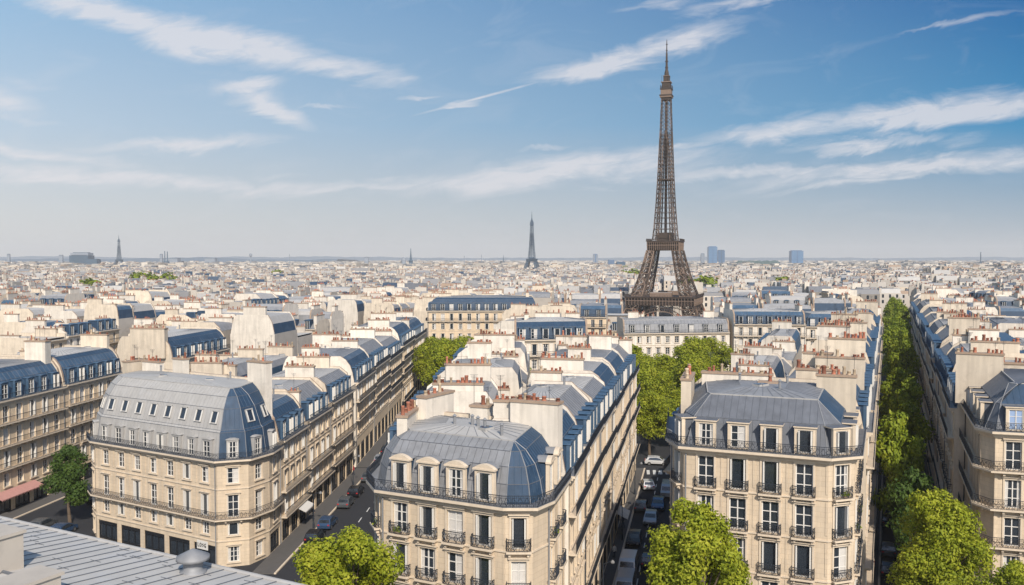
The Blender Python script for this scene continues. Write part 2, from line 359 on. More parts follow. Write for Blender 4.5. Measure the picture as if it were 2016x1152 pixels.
def pot_mesh(n=8):
    b = MB(); b.lathe([(.19, 0), (.15, .34), (.18, .36), (.18, .44), (.12, .45)], 'terracotta', n); return b.mesh('chimney_pot', True)
POT = pot_mesh(); POTC = POT.copy(); POTC.materials[0] = MAT['cream_clay']; POTF = None
def far_pot():
    b = MB(); b.lathe([(.2, 0), (.16, .5)], 'terracotta', 5); return b.mesh('chimney_pot_far')
POTF = far_pot()

def railing(mb, pts, h=.95, sp=.14, fancy=False, r=.014):
    """pts: list of (x,y,z) along the railing foot"""
    for a, b_ in zip(pts[:-1], pts[1:]):
        A = Vector(a); B = Vector(b_); d = B-A; L = d.length
        if L < .05: continue
        up = Vector((0, 0, 1))
        mb.bar(A+up*h, B+up*h, r*2.2, 'iron'); mb.bar(A+up*.08, B+up*.08, r*1.3, 'iron')
        if fancy: mb.bar(A+up*(h-.16), B+up*(h-.16), r, 'iron')
        n = max(1, int(L/sp))
        for i in range(n+1):
            p = A+d*(i/n); mb.bar(p+up*.02, p+up*h, r, 'iron', 3)
        if fancy:
            m = max(1, int(L/.42))
            for i in range(m):
                c = A+d*((i+.5)/m)+up*.42; e = d.normalized()*.17; q = [c+e, c+up*.3, c-e, c-up*.3]
                for k in range(4): mb.bar(q[k], q[(k+1) % 4], r*1.5, 'iron', 3)
def balconet_mesh(w, fancy, name='balcony'):
    b = MB(); hw = w/2+.28; o = .42
    b.box(LOC, -hw, hw, -.02, o+.06, -.14, 0, 'trim_stone')
    for s in (-1, 1): b.box(LOC, s*(hw-.25)-.08, s*(hw-.25)+.08, -.02, .3, -.42, -.14, 'trim_stone')
    s_ = MB(); pts = [LOC(-hw+.05, .0, 0), LOC(-hw+.05, o*.7, 0), LOC(-hw+.3, o, 0), LOC(hw-.3, o, 0), LOC(hw-.05, o*.7, 0), LOC(hw-.05, 0, 0)]
    railing(s_, pts, .9, .11 if fancy else .2, fancy, .016 if fancy else .02)
    return b.mesh(name), s_.mesh('railing')
BALN = balconet_mesh(1.3, True); BALM = balconet_mesh(1.2, False)

# ------------------------------------------------------------------ roofs profiles: (inset, rise)
ROOFS = {
    'curve': [(.3, .12), (.55, 1.5), (.95, 2.7), (1.7, 3.7), (2.6, 4.3)],
    'two':   [(.3, .12), (1.15, 2.45), (3.0, 4.2)],
    'steep': [(.3, .12), (.9, 2.6), (2.2, 3.6)],
    'low':   [(.15, .15), (2.8, 1.5)],
    'flat':  [(.15, .5)],
    'domed': [(.35, .12), (.75, 3.1), (1.0, 3.35), (1.8, 5.7), (2.6, 7.0), (3.6, 7.9)],
}
def building(label, poly, kinds, zc, roof='two', lower='blue_slate_and_shade', upper='zinc', top='zinc', wall='limestone', party='party_plaster',
             floors=None, nwin=None, dorm='slate', ndorm=None, det=1, stacks=None, group=None, corn=.55, winw=1.2, name='apartment_building',
             dormset=None, seam=None, bal=('cont', None, None, 'cont'), sh=3.2, arcwin=1.9, cat='apartment building', clutter=2, skipwin=(), domerow=False, fronthip=True, shops=True, party_h=.35, rmap=None, umap=None, bluewin=None, dormo=-.04):
    rmap = rmap or {}; umap = umap or {}
    n = len(poly); cx = sum(p[0] for p in poly)/n; cy = sum(p[1] for p in poly)/n
    root = thing(name, (cx, cy, 0), label, cat, group)
    P = [(x-cx, y-cy) for x, y in poly]
    E = [Fr(P[i], P[(i+1) % n]) for i in range(n)]
    nwin = nwin or {}
    # ---- storeys
    st = []; z = zc; k = 0
    while z > 2.4*sh*.75 and z-sh > 2.0:
        st.append((z-sh, z)); z -= sh
    st.append((0, z))
    if floors: st = floors
    wb = MB()
    def centers(i):
        L = E[i].L
        if kinds[i] == 'a': return [L/2] if L > arcwin else []
        m = nwin.get(i, max(1, round(L/2.9)))
        if m == 0: return []
        mg = .55 if L > 6 else .2; sp = (L-2*mg)/m
        return [mg+sp*(j+.5) for j in range(m)]
    sb = [i for i in range(n) if kinds[i] in 'sa']
    if det == 2:
        hid = [i for i in sb if E[i].n[0]*cx+E[i].n[1]*cy > 0]; skipwin = tuple(skipwin)+tuple(hid)
        ndorm = dict(ndorm or {}); ndorm.update({i: 0 for i in hid})
    nf = len(st) if det < 2 else 2
    for i in range(n):
        F = E[i]
        if kinds[i] not in 'sa':
            wb.poly([F(0, 0, 0), F(F.L, 0, 0), F(F.L, 0, zc+.1), F(0, 0, zc+.1)], party if kinds[i] == 'p' else 'grey_plaster' if det else party); continue
        cs = centers(i) if i not in skipwin else []
        for fi, (z0, z1) in enumerate(st):
            ground = fi == len(st)-1
            if fi >= nf or not cs:
                wb.poly([F(0, 0, z0), F(F.L, 0, z0), F(F.L, 0, z1), F(0, 0, z1)], wall); continue
            h = z1-z0
            if ground and shops and kinds[i] == 's':
                m = max(1, round(F.L/4.2)); sp = F.L/m; cc = [sp*(j+.5) for j in range(m)]; ww = sp-.75; wz0, wz1 = .05, min(z1-.7, 3.4)
            else:
                cc = cs; ww = min(winw, F.L*.55); tall = bal[min(fi, len(bal)-1)] is not None
                wz0 = z0+(.06 if tall else .55); wz1 = z0+min(h-.62, .55+1.85 if h < 3.3 else 2.7)
                if ground: wz0 = .6; wz1 = z1-.8
            x = 0
            wb.poly([F(0, 0, z0), F(F.L, 0, z0), F(F.L, 0, wz0), F(0, 0, wz0)], wall)
            wb.poly([F(0, 0, wz1), F(F.L, 0, wz1), F(F.L, 0, z1), F(0, 0, z1)], wall)
            dp = .24
            for c in cc:
                a, b = c-ww/2, c+ww/2
                wb.poly([F(x, 0, wz0), F(a, 0, wz0), F(a, 0, wz1), F(x, 0, wz1)], wall); x = b
                wb.poly([F(a, 0, wz0), F(a, -dp, wz0), F(a, -dp, wz1), F(a, 0, wz1)], wall)
                wb.poly([F(b, -dp, wz0), F(b, 0, wz0), F(b, 0, wz1), F(b, -dp, wz1)], wall)
                wb.poly([F(a, -dp, wz1), F(b, -dp, wz1), F(b, 0, wz1), F(a, 0, wz1)], wall)
                wb.poly([F(a, 0, wz0), F(b, 0, wz0), F(b, -dp, wz0), F(a, -dp, wz0)], 'trim_stone')
                if ground and shops and kinds[i] == 's':
                    w_ = inst('shop_front', SHOP, root, F(c, -dp+.03, wz0), F.a, (ww, 1, wz1-wz0))
                else:
                    if det < 2:
                        wb.box(F, a-.16, a-.003, .004, .07, wz0, wz1, 'trim_stone'); wb.box(F, b+.003, b+.16, .004, .07, wz0, wz1, 'trim_stone')
                        wb.box(F, a-.16, b+.16, .004, .10, wz1+.003, wz1+.2, 'trim_stone')
                        if det == 0 or fi % 2: wb.box(F, a-.24, b+.24, .004, .24, wz1+.203, wz1+.30, 'trim_stone')
                        if not tall or ground: wb.box(F, a-.2, b+.2, .004, .18, wz0-.14, wz0-.003, 'trim_stone')
                    inst('window', pick_window() if det < 2 else WFAR, root, F(c, -dp+.04, wz0), F.a, (ww, 1, wz1-wz0))
                    bk = bal[min(fi, len(bal)-1)]
                    if bk == 'ind' and not ground and det < 2:
                        bm, rm = BALN if det == 0 else BALM
                        bo = inst('balcony', bm, root, F(c, .012, z0-.0), F.a); inst('railing', rm, bo)
            wb.poly([F(x, 0, wz0), F(F.L, 0, wz0), F(F.L, 0, wz1), F(x, 0, wz1)], wall)
            if det == 0 and kinds[i] == 's' and not ground:      # shallow pilaster strips between the bays
                for j in range(len(cs)+1):
                    xx = 0.12 if j == 0 else (F.L-.12 if j == len(cs) else (cs[j-1]+cs[j])/2)
                    if 0 < j < len(cs) and (cs[j]-cs[j-1]) < winw+1.1: continue
                    wb.box(F, xx-.09, xx+.09, .004, .045, z0+.35, z1-.3, wall)
    # string courses on street faces
    if det < 2:
        for fi, (z0, z1) in enumerate(st[:-1]):
            Q = offs(P, [-.09 if k in 'sa' else .02 for k in kinds]); wb.prism(Q, z0-.15, z0-.02, 'trim_stone')
    wb.build('wall', root)
    # ---- cornice
    cb = MB()
    for (o, a, b) in ((.18, -.5, -.28), (.38, -.28, -.12), (corn, -.12, .1)):
        cb.prism(offs(P, [-o if k in 'sa' else .03 for k in kinds]), zc+a, zc+b, 'trim_stone', top='zinc')
    cb.build('cornice', root)
    # ---- running balconies
    def run_path(out, z):
        Q = offs(P, [-out if k in 'sa' else .03 for k in kinds]); res = []; cur = []
        start = next((i for i in range(n) if kinds[i] in 'sa' and kinds[i-1] not in 'sa'), 0)
        for j in range(n):
            i = (start+j) % n
            if kinds[i] in 'sa':
                if not cur: cur = [(*Q[i], z)]
                cur.append((*Q[(i+1) % n], z))
            elif cur: res.append(cur); cur = []
        if cur: res.append(cur)
        return res
    fancy = det == 0; rsp = {0: .13, 1: .22, 2: .5}[det]; rr = {0: .014, 1: .02, 2: .035}[det]
    if roof not in ('flat', 'low') or det < 2:
        rb = MB()
        for pth in run_path(corn-.06, zc+.1): railing(rb, pth, .85, rsp, fancy, rr)
        rb.build('roof_railing', root)
    for fi, (z0, z1) in enumerate(st[:-1]):
        if bal[min(fi, len(bal)-1)] == 'cont' and fi < nf:
            bb = MB(); bb.prism(offs(P, [-.72 if k in 'sa' else .03 for k in kinds]), z0-.16, z0+.0, 'trim_stone')
            if det < 2:
                for i in sb:
                    for j in range(max(1, int(E[i].L/1.45))):
                        t = (j+.5)*E[i].L/max(1, int(E[i].L/1.45)); bb.box(E[i], t-.1, t+.1, .0, .5, z0-.45, z0-.163, 'trim_stone')
            bo = bb.build('balcony', root); rb = MB()
            for pth in run_path(.66, z0): railing(rb, pth, .92, rsp, fancy, rr)
            rb.build('railing', bo)
    # ---- roof
    prof = ROOFS[roof]; fac = {'s': 1, 'a': 1, 'c': .55, 'p': 0}
    lev = []
    for (ins, dz) in prof: lev.append((offs(P, [ins*fac[k] for k in kinds]), zc+dz))
    rb = MB(); sm = 'light_seam' if 'light' in lower or 'pale' in lower else 'seam_metal'
    nl = len(lev)
    for li in range(nl-1):
        (A, za), (B, zb) = lev[li], lev[li+1]
        mt = lower if li < (nl-1)/2 else upper
        if nl > 4: mt = lower if li < nl-2 else upper
        for i in range(n):
            j = (i+1) % n
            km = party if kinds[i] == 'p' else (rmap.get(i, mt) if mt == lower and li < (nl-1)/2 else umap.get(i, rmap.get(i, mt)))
            rb.poly([(*A[i], za), (*A[j], za), (*B[j], zb), (*B[i], zb)], km)
            if kinds[i] in 'sa' and det < 2 and (seam or det == 0 or True):
                F = Fr(A[i], A[j]); sp_ = .62 if det == 0 else 1.0
                a = (B[i][0]-A[i][0])*F.d[0]+(B[i][1]-A[i][1])*F.d[1]; b = (B[j][0]-A[i][0])*F.d[0]+(B[j][1]-A[i][1])*F.d[1]
                dn = -((B[i][0]-A[i][0])*F.n[0]+(B[i][1]-A[i][1])*F.n[1])
                m = int(F.L/sp_)
                for t in range(1, m+1):
                    s_ = t*F.L/(m+1); f = 1
                    if s_ < a: f = s_/a
                    elif s_ > b: f = (F.L-s_)/max(.01, F.L-b)
                    if f < .12: continue
                    rb.bar(F(s_, .01, za+.01), F(s_, -dn*f+.01, za+(zb-za)*f+.01), .02 if det == 0 else .03, 'blue_zinc' if km == 'blue_slate_and_shade' else sm, 3)
            if kinds[i] in 'sa' and kinds[i-1] in 'sa' and det < 2:
                rb.bar((*A[i], za), (*B[i], zb), .045, 'zinc' if lower != 'blue_slate_and_shade' else 'dark_zinc', 5)
        if det < 2 and li > 0:
            for i in range(n):
                if kinds[i] in 'sa': rb.bar((*A[i], za), (*A[(i+1) % n], za), .035, 'dark_zinc', 4)
    T_, zt = lev[-1]
    if det < 2:
        for i in range(n):
            if kinds[i] in 'sa': rb.bar((*T_[i], zt), (*T_[(i+1) % n], zt), .07, 'light_zinc', 4)
    C_ = [(x*.4, y*.4) for x, y in T_]; rise = .15 if roof == 'flat' else .45
    gx = sum(p[0] for p in T_)/n; gy = sum(p[1] for p in T_)/n
    C_ = [(gx+(x-gx)*.4, gy+(y-gy)*.4) for x, y in T_]
    for i in range(n):
        j = (i+1) % n; rb.poly([(*T_[i], zt), (*T_[j], zt), (*C_[j], zt+rise), (*C_[i], zt+rise)], top)
    rb.poly([(*c, zt+rise) for c in C_], top)
    if det < 2:
        for i in range(n):                                # seams of the flat top
            if E[i].L < 5: continue
            m = int(E[i].L/1.1); j = (i+1) % n
            for t in range(1, m):
                f = t/m; a = Vector((*T_[i], zt+.01)).lerp(Vector((*T_[j], zt+.01)), f); b = Vector((*C_[i], zt+rise+.01)).lerp(Vector((*C_[j], zt+rise+.01)), f)
                rb.bar(a, b, .025, sm, 3)
    rb.build('roof', root)
    # ---- party walls standing proud of the roof
    pw = [i for i in range(n) if kinds[i] == 'p']
    for i in pw:
        j = (i+1) % n; out = [(lev[k][0][i], lev[k][1]) for k in range(nl)]+[(lev[k][0][j], lev[k][1]) for k in reversed(range(nl))]
        F = E[i]; pts = [((p[0]-F.p[0])*F.d[0]+(p[1]-F.p[1])*F.d[1], z) for p, z in out]
        pts = [(s_, z+party_h) for s_, z in pts]; pts = [(pts[0][0], zc-.3)]+pts+[(pts[-1][0], zc-.3)]
        gb = MB(); f = [F(s_, .012, z) for s_, z in pts]; g = [F(s_, -.38, z) for s_, z in pts]
        gb.poly(f, party); gb.poly(g[::-1], party)
        for a in range(len(pts)-1): gb.poly([f[a+1], f[a], g[a], g[a+1]], 'cap_stone' if 1 <= a < len(pts)-2 else party)
        gb.build('party_wall', root)
    # ---- chimneys
    if stacks is None:
        stacks = []
        for i in pw:
            if random.random() < .18: continue
            F = E[i]; ln = min(F.L*.55, random.uniform(3, 6.5)); t = random.uniform(.3, .6)*F.L
            stacks.append((F(t, -.45, 0)[0], F(t, -.45, 0)[1], F.a, ln, random.uniform(.6, .9), zt+random.uniform(.9, 2.4)))
            if F.L > 9 and random.random() < .3:
                t2 = .15*F.L if t > F.L*.45 else .85*F.L
                stacks.append((F(t2, -.5, 0)[0], F(t2, -.5, 0)[1], F.a, random.uniform(1.2, 2.2), .8, zt+random.uniform(-.2, .8)))
    else: stacks = [(x-cx, y-cy, a, l, w, z) for (x, y, a, l, w, z) in stacks]
    dist = hypot(cx, cy)
    for (x, y, a, ln, w, z1) in stacks:
        cb = MB(); T = lambda s_, o, z: (s_*1.0, -o, z)
        z0 = zc+.5; pl = party if random.random() < .7 else 'white_plaster'
        cb.box(LOC, -ln/2, ln/2, -w/2, w/2, z0, z1, pl, bottom=False)
        cb.box(LOC, -ln/2-.09, ln/2+.09, -w/2-.09, w/2+.09, z1+.003, z1+.2, 'cap_stone')
        if dist > 230:
            for q in range(max(2, int(ln/.6))):
                if random.random() < .5: cb.lathe([(.16, z1+.2), (.12, z1+.2+random.uniform(.35, .8))], 'terracotta', 5, ((-ln/2+.3+q*.6), random.uniform(-.1, .1)))
        so_ = cb.build('chimney_stack', root, (x, y, 0)); so_.rotation_euler = (0, 0, a)
        if dist <= 230:
            m = max(2, int(ln/(.40 if det < 2 else .6)))
            for q in range(m):
                if random.random() < (.3 if det < 2 else .5): continue
                sc = random.uniform(.65, 1.15); inst('chimney_pot', (POTC if random.random() < .25 else POT) if det < 2 else POTF, so_, (-ln/2+(q+.5)*ln/m+random.uniform(-.05, .05), random.uniform(-.08, .08), z1+.2), 0, (sc, sc, random.choice([.6, .8, 1.0, 1.2, 1.7])))
    if det < 2:
        for q in range(3 if det else 5):
            ab = MB()
            if not stacks: break
            x, y, a, ln, w, z1 = random.choice(stacks); f = random.uniform(-.45, .45)*ln; p = Vector((x+cos(a)*f, y+sin(a)*f, z1+.1)); h = random.uniform(1.2, 2.6)
            ab.bar(p, p+Vector((0, 0, h)), .022, 'iron', 3)
            for e in range(4): ab.bar(p+Vector((-.35+.06*e, -.02, h-.12*e)), p+Vector((.35-.06*e, .02, h-.12*e)), .014, 'iron', 3)
            ab.build('aerial', root)
        for i in sb:
            if kinds[i] == 's':
                F = E[i]; pb = MB(); xx = .2 if random.random() < .5 else F.L-.25; pb.bar(F(xx, .12, .2), F(xx, .12, zc-.55), .06, 'zinc' if random.random() < .6 else 'iron', 6); pb.build('drainpipe', root)
    # ---- dormers
    if dorm and roof != 'flat':
        dset = dormset or DM; me, dw, dh = dset[dorm]
        for i in sb:
            F = E[i]
            if kinds[i] == 'a' and F.L < arcwin+.2: continue
            m = (ndorm or {}).get(i, len(centers(i)) if det < 2 else max(1, int(F.L/3.3)))
            if m == 0: continue
            mg = .5 if F.L > 6 else 0; sp_ = (F.L-2*mg)/m
            sc = 1 if det < 2 else 1.05
            for q in range(m):
                t = mg+sp_*(q+.5)
                if det == 2 and random.random() < .12: continue
                d = inst('dormer', me, root, F(t, dormo, zc+.14), F.a, (sc, 1, sc))
                inst('window', (WM['blue'] if i == bluewin else pick_window()) if det < 2 else WFAR, d, (0, .14, .09), 0, (dw, 1, dh-.02))
                if domerow and kinds[i] in 's':
                    pass
    if domerow:       # a second row of small tilted windows on the upper slope
        (A, za), (B, zb) = lev[2], lev[3]
        wm = MB(); wm.box(LOC, -.55, .55, -.05, .16, -.05, 1.5, 'light_zinc')
        wm.poly([LOC(-.40, .165, .1), LOC(.40, .165, .1), LOC(.40, .165, 1.35), LOC(-.40, .165, 1.35)], 'glass')
        wm.box(LOC, -.55, -.42, .16, .24, -.03, 1.5, 'window_white'); wm.box(LOC, .42, .55, .16, .24, -.03, 1.5, 'window_white'); wm.box(LOC, -.55, .55, .16, .30, 1.38, 1.52, 'light_zinc')
        wme = wm.mesh('roof_window')
        for i in sb:
            F = Fr(A[i], A[(i+1) % n])
            if F.L < 2.6: continue
            dn = -((B[i][0]-A[i][0])*F.n[0]+(B[i][1]-A[i][1])*F.n[1]); tilt = atan2(dn, zb-za)
            m = nwin.get(i, 1)+ (1 if kinds[i] == 's' and nwin.get(i, 1) > 3 else 0) if kinds[i] == 's' else 1
            for q in range(m):
                t = F.L*(q+.5)/m; f = .28
                inst('roof_window', wme, root, F(t, -dn*f, za+(zb-za)*f), F.a, None, -tilt)
    # ---- roof clutter
    if det < 2 and clutter:
        for q in range(clutter):
            a = random.random(); i = random.randrange(n); px = gx+(T_[i][0]-gx)*.75*a; py = gy+(T_[i][1]-gy)*.75*a
            hb = MB()
            if random.random() < .5:
                hb.box(LOC, -.5, .5, -.4, .4, 0, .28, 'light_zinc'); hb.box(LOC, -.42, .42, -.32, .32, .283, .33, 'sky_glass'); nm = 'roof_hatch'
            else:
                hb.lathe([(.12, 0), (.12, .8), (.2, .82), (.02, 1.0)], 'zinc', 8); nm = 'vent_pipe'
            hb.build(nm, root, (px, py, zt+rise*.75*(1-a*.5))).rotation_euler = (0, 0, random.random())
    return root, lev

# ================================================================== GROUND AND STREETS
def sheet(name, pts, z, k, loc=(0, 0)):
    b = MB(); b.poly([(x, y, z) for x, y in pts], k); return struct(b.build(name))
sheet('ground', [(-9000, -60), (9000, -60), (9000, 9500), (-9000, 9500)], 0, 'city_ground')
sheet('road', [(-90, 20), (75, 20), (150, 330), (20, 300), (-40, 300), (-90, 180)], .02, 'asphalt')
R1 = lambda y: -29.15+.061*(y-110.5)
R1b = lambda y: -26.9+.017*(y-155)
R2 = lambda y: 4.6+.2126*(y-72.2)
L2 = lambda y: -11.3+.03*(y-79.5)
R3 = lambda y: 33.2+.4245*(y-82.5)
L3 = lambda y: 15.9+.368*(y-89)
L4 = lambda y: 48.8+.4245*(y-97.2)
L0 = lambda y: -71.8+.1237*(y-123.7)
def pavement(f, y0, y1, side, w=2.2):
    b = MB(); a, c = f(y0), f(y1); pts = [(a, y0), (a+side*w, y0), (c+side*w, y1), (c, y1)]
    if side < 0: pts = pts[::-1]
    b.prism(pts, .02, .15, 'pavement'); a2 = [(a+side*w, y0), (a+side*(w+.25), y0), (c+side*(w+.25), y1), (c+side*w, y1)]
    if side < 0: a2 = a2[::-1]
    b.prism(a2, .02, .154, 'trim_stone'); return struct(b.build('pavement'))
pavement(R1, 100, 151, 1, 2.6); pavement(R1b, 152, 268, 1); pavement(R2, 60, 151, 1, 1.3); pavement(L2, 66, 172, -1, 1.8)
pavement(R3, 70, 260, 1, 1.2); pavement(L3, 76, 214, -1, 1.3); pavement(L4, 82, 330, -1, 3.4); pavement(L0, 100, 170, 1, 3.0)
def marks():
    b = MB()
    for i in range(16):          # centre dashes of the middle street
        y = 84+i*4.2; x = R2(y)+3.9; b.poly([(x, y, .028), (x+.14, y, .028), (x+.14+.42, y+2, .028), (x+.42, y+2, .028)], 'road_paint')
    for i in range(9):           # pedestrian crossing
        x = 21.5+i*1.05; b.poly([(x, 147, .028), (x+.5, 147, .028), (x+.9, 150, .028), (x+.4, 150, .028)], 'road_paint')
    for i in range(20):
        y = 70+i*5; x = R1(y)+7.5; b.poly([(x, y, .028), (x+.14, y, .028), (x+.2, y+2.2, .028), (x+.06, y+2.2, .028)], 'road_paint')
        x = R3(y)+3.2; b.poly([(x, y, .028), (x+.12, y, .028), (x+.6+.12, y+1.6, .028), (x+.6, y+1.6, .028)], 'road_paint')
    return struct(b.build('road_markings'))
marks()

# ================================================================== NEAR BUILDINGS
building('pale domed grey-roofed corner building over black shopfronts, left of the dark street',
    [(-55.3, 115.8), (-53.6, 113.25), (-34.2, 102.0), (-30.9, 103.1), (-29.4, 106.3), (-29.15, 110.5), (-53.4, 125)], 'asaaspc', 12.6,
    roof='domed', lower='light_zinc', upper='light_zinc', top='light_zinc', floors=[(9.3, 12.6), (5.8, 9.3), (3.2, 5.8), (0, 3.2)], nwin={1: 7, 4: 1}, ndorm={1: 8, 4: 1},
    bal=(None, 'cont', None, None), det=0, dorm='light', dormset=DML, winw=1.25, domerow=True, rmap={2: 'blue_slate_and_shade', 3: 'blue_slate_and_shade', 4: 'blue_slate_and_shade'}, umap={2: 'blue_slate_and_shade', 3: 'blue_slate_and_shade', 4: 'blue_slate_and_shade'}, corn=.7,  # corner and side facets darker blue: their shade put into the roof colour
    stacks=[(-31.8, 111.3, R(-31), 3.3, 1.0, 23.0), (-44.3, 118.2, R(-31), 2.2, .9, 22.6), (-52.4, 122.9, R(60), 3.4, .9, 21.8), (-49.5, 121.8, R(-31), 3.6, .8, 21.8)], clutter=4)
building('central corner building with slate mansard and four pedimented stone dormers',
    [(-11.2, 71.4), (-10.2, 68.7), (-.5, 63.8), (1.5, 63.8), (2.6, 65.4), (4.3, 72.4), (-10.7, 79.6)], 'asaasps', 18.0,
    roof='curve', lower='zinc', upper='zinc', top='light_zinc', nwin={1: 4, 4: 2, 6: 0}, ndorm={0: 0, 1: 4, 4: 2, 6: 0}, bal=('ind', 'ind', 'ind', 'ind'), det=0, dorm='stone', dormset=DMB,
    sh=3.2, winw=1.38, arcwin=1.95, corn=.65, rmap={2: 'blue_slate_and_shade', 3: 'blue_slate_and_shade', 4: 'blue_slate_and_shade'}, umap={2: 'blue_slate_and_shade', 3: 'blue_slate_and_shade', 4: 'blue_slate_and_shade'},  # right-hand facets recoloured dark blue, shade painted into the mansard
    stacks=[(2.0, 72.6, R(-24), 4.2, 1.1, 24.2), (-8.6, 73.5, R(84), 5.0, .85, 23.2), (-6.6, 76.6, R(60), 4.2, .9, 24.2), (-2.6, 75.4, R(-22), 1.6, 1.2, 23.4)], clutter=6)
building('right middle corner building with dark grey two-slope roof and flat-topped dormers',
    [(14.3, 78.2), (14.7, 75.3), (25.5, 70.8), (27.9, 71.6), (32.6, 82.7), (16.4, 89)], 'asasps', 20.0,
    roof='two', lower='dark_zinc', upper='dark_zinc', top='zinc', nwin={1: 4, 3: 4, 5: 0}, ndorm={1: 4, 3: 3, 5: 0}, bal=('ind', 'ind', 'ind', 'ind'), det=0, dorm='frame', dormset=DMB, rmap={3: 'blue_slate_and_shade'}, umap={3: 'blue_slate_and_shade'},
    sh=3.35, winw=1.38, corn=.65, stacks=[(16.4, 82.3, R(75), 5.0, .9, 25.0), (21.5, 84.4, R(-20), 6.5, .9, 25.0), (29.6, 80.6, R(-20), 3.4, 1.0, 25.3), (23.5, 81.0, R(-20), 1.6, .9, 24.6)], clutter=5)
building('corner building at the right edge with blue-curtained dormer and curved iron balconies',
    [(50.0, 97.0), (44.4, 83.3), (44.8, 81.7), (57.5, 77.8), (62, 91)], 'sassp'.replace('ssp', 'spp'), 20.0,
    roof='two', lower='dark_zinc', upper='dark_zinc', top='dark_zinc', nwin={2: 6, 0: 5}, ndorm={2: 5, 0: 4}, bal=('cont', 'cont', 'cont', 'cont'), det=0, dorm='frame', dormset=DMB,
    sh=3.55, winw=1.35, corn=.6, bluewin=2, umap={2: 'blue_slate_and_shade'}, stacks=[(50, 94.5, R(-28), 4.5, .9, 25.8), (58, 90.5, R(-28), 4, .9, 26.2)], clutter=2)

def right_row(f, ys, depth, names, zc, group=None, roofs=None, det=1, **kw):
    """street facade on the right-hand side"""
    for i in range(len(ys)-1):
        y0, y1 = ys[i]+.1, ys[i+1]-.1; dp = depth(y0) if callable(depth) else depth
        a = R(math.degrees(atan2(f(y1)-f(y0), y1-y0))); nx, ny = -cos(a), sin(a)
        poly = [(f(y0), y0), (f(y1), y1), (f(y1)+nx*dp, y1+ny*dp), (f(y0)+nx*dp, y0+ny*dp)]
        r, lo, up, tp = (roofs or RS)[i % len(roofs or RS)]
        building(names(i), poly, 'spcp', zc(i), roof=r, lower=lo, upper=up, top=tp, det=det, group=group, **kw)
def left_row(f, ys, depth, names, zc, group=None, roofs=None, det=1, **kw):
    for i in range(len(ys)-1):
        y0, y1 = ys[i]+.1, ys[i+1]-.1
        a = atan2(f(y1)-f(y0), y1-y0); nx, ny = cos(a), -sin(a); dp = depth(y0) if callable(depth) else depth
        poly = [(f(y0), y0), (f(y0)+nx*dp, y0+ny*dp), (f(y1)+nx*dp, y1+ny*dp), (f(y1), y1)]
        r, lo, up, tp = (roofs or RS)[i % len(roofs or RS)]
        building(names(i), poly, 'pcps', zc(i), roof=r, lower=lo, upper=up, top=tp, det=det, group=group, **kw)
RS = [('curve', 'blue_slate_and_shade', 'blue_zinc', 'zinc'), ('two', 'blue_slate_and_shade', 'zinc', 'light_zinc'), ('steep', 'blue_zinc', 'zinc', 'pale_zinc'), ('curve', 'blue_slate_and_shade', 'blue_slate_and_shade', 'light_zinc')]
ORD = ['first', 'second', 'third', 'fourth', 'fifth', 'sixth', 'seventh', 'eighth', 'ninth', 'tenth', 'eleventh', 'twelfth']
# left edge block
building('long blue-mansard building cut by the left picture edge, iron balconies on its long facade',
    [(L0(106), 106), (L0(138), 138), (L0(138)-12, 139.5), (L0(106)-12, 107.5)], 'spcp', 16.0, roof='curve', lower='blue_zinc', upper='blue_slate_and_shade', top='light_zinc', dorm='slate', det=1,
    bal=('cont', 'cont', 'cont', None), nwin={0: 11}, winw=1.25, stacks=[(L0(137)-3.5, 137.3, R(174), 3.4, 1.4, 23.2)], wall='limestone_with_fill')
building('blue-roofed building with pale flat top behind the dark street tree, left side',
    [(L0(138.3), 138.3), (L0(154.5), 154.5), (L0(154.5)-12, 156), (L0(138.3)-12, 139.8)], 'spcp', 16.2, roof='curve', lower='blue_zinc', upper='blue_slate_and_shade', top='pale_zinc', dorm='slate', det=1,
    bal=('cont', 'cont', 'ind', None), nwin={0: 6}, winw=1.25, wall='limestone_with_fill')
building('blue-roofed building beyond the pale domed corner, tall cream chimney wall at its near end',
    [(L0(172), 172), (L0(196), 196), (L0(196)-12, 197.5), (L0(172)-12, 173.5)], 'spcp', 16.2, roof='curve', lower='blue_slate_and_shade', upper='blue_slate_and_shade', top='pale_zinc', dorm='slate', det=1,
    bal=('cont', None, 'ind', None), wall='limestone_with_fill', stacks=[(L0(172)-5, 172.6, R(174), 7.0, 1.4, 22.4)])
# street rows
right_row(R1, [110.8, 122, 134.5, 148.7], 12, lambda i: f'{ORD[i]} building along the dark left street beyond the pale domed corner', lambda i: [13.0, 13.4, 14.0][i], bal=(None, 'cont', 'cont', None), winw=1.15, wall='limestone_with_fill', group='buildings lining the left street')
left_row(lambda y: -53.0+.1*(y-125), [125.6, 138, 151, 165], 9, lambda i: f'{ORD[i]} rear building behind the pale domed corner, roof and chimneys only seen', lambda i: [13.5, 15, 14.5][i], group='rear buildings of the left block')
right_row(R1b, [152, 170, 188, 208, 230, 255], 13, lambda i: f'{ORD[i]} building past the white gable wall on the left street', lambda i: [14.6, 15.0, 14.4, 15.4, 15.0][i], bal=('cont', 'cont', None, 'cont'), wall='limestone_with_fill', party='white_plaster', group='buildings further along the left street')
d2 = lambda y: min(12, (R2(y)-L2(y))/2-.3)
right_row(R2, [72.4, 83, 95, 108, 121, 135, 150], d2, lambda i: f'{ORD[i]} building on the shaded side of the middle street behind the central corner', lambda i: [18.0, 18.2, 18.0, 17.6, 17.8, 17.4][i], bal=('cont', 'cont', None, 'cont'), winw=1.15, group='buildings lining the middle street', party='white_plaster')
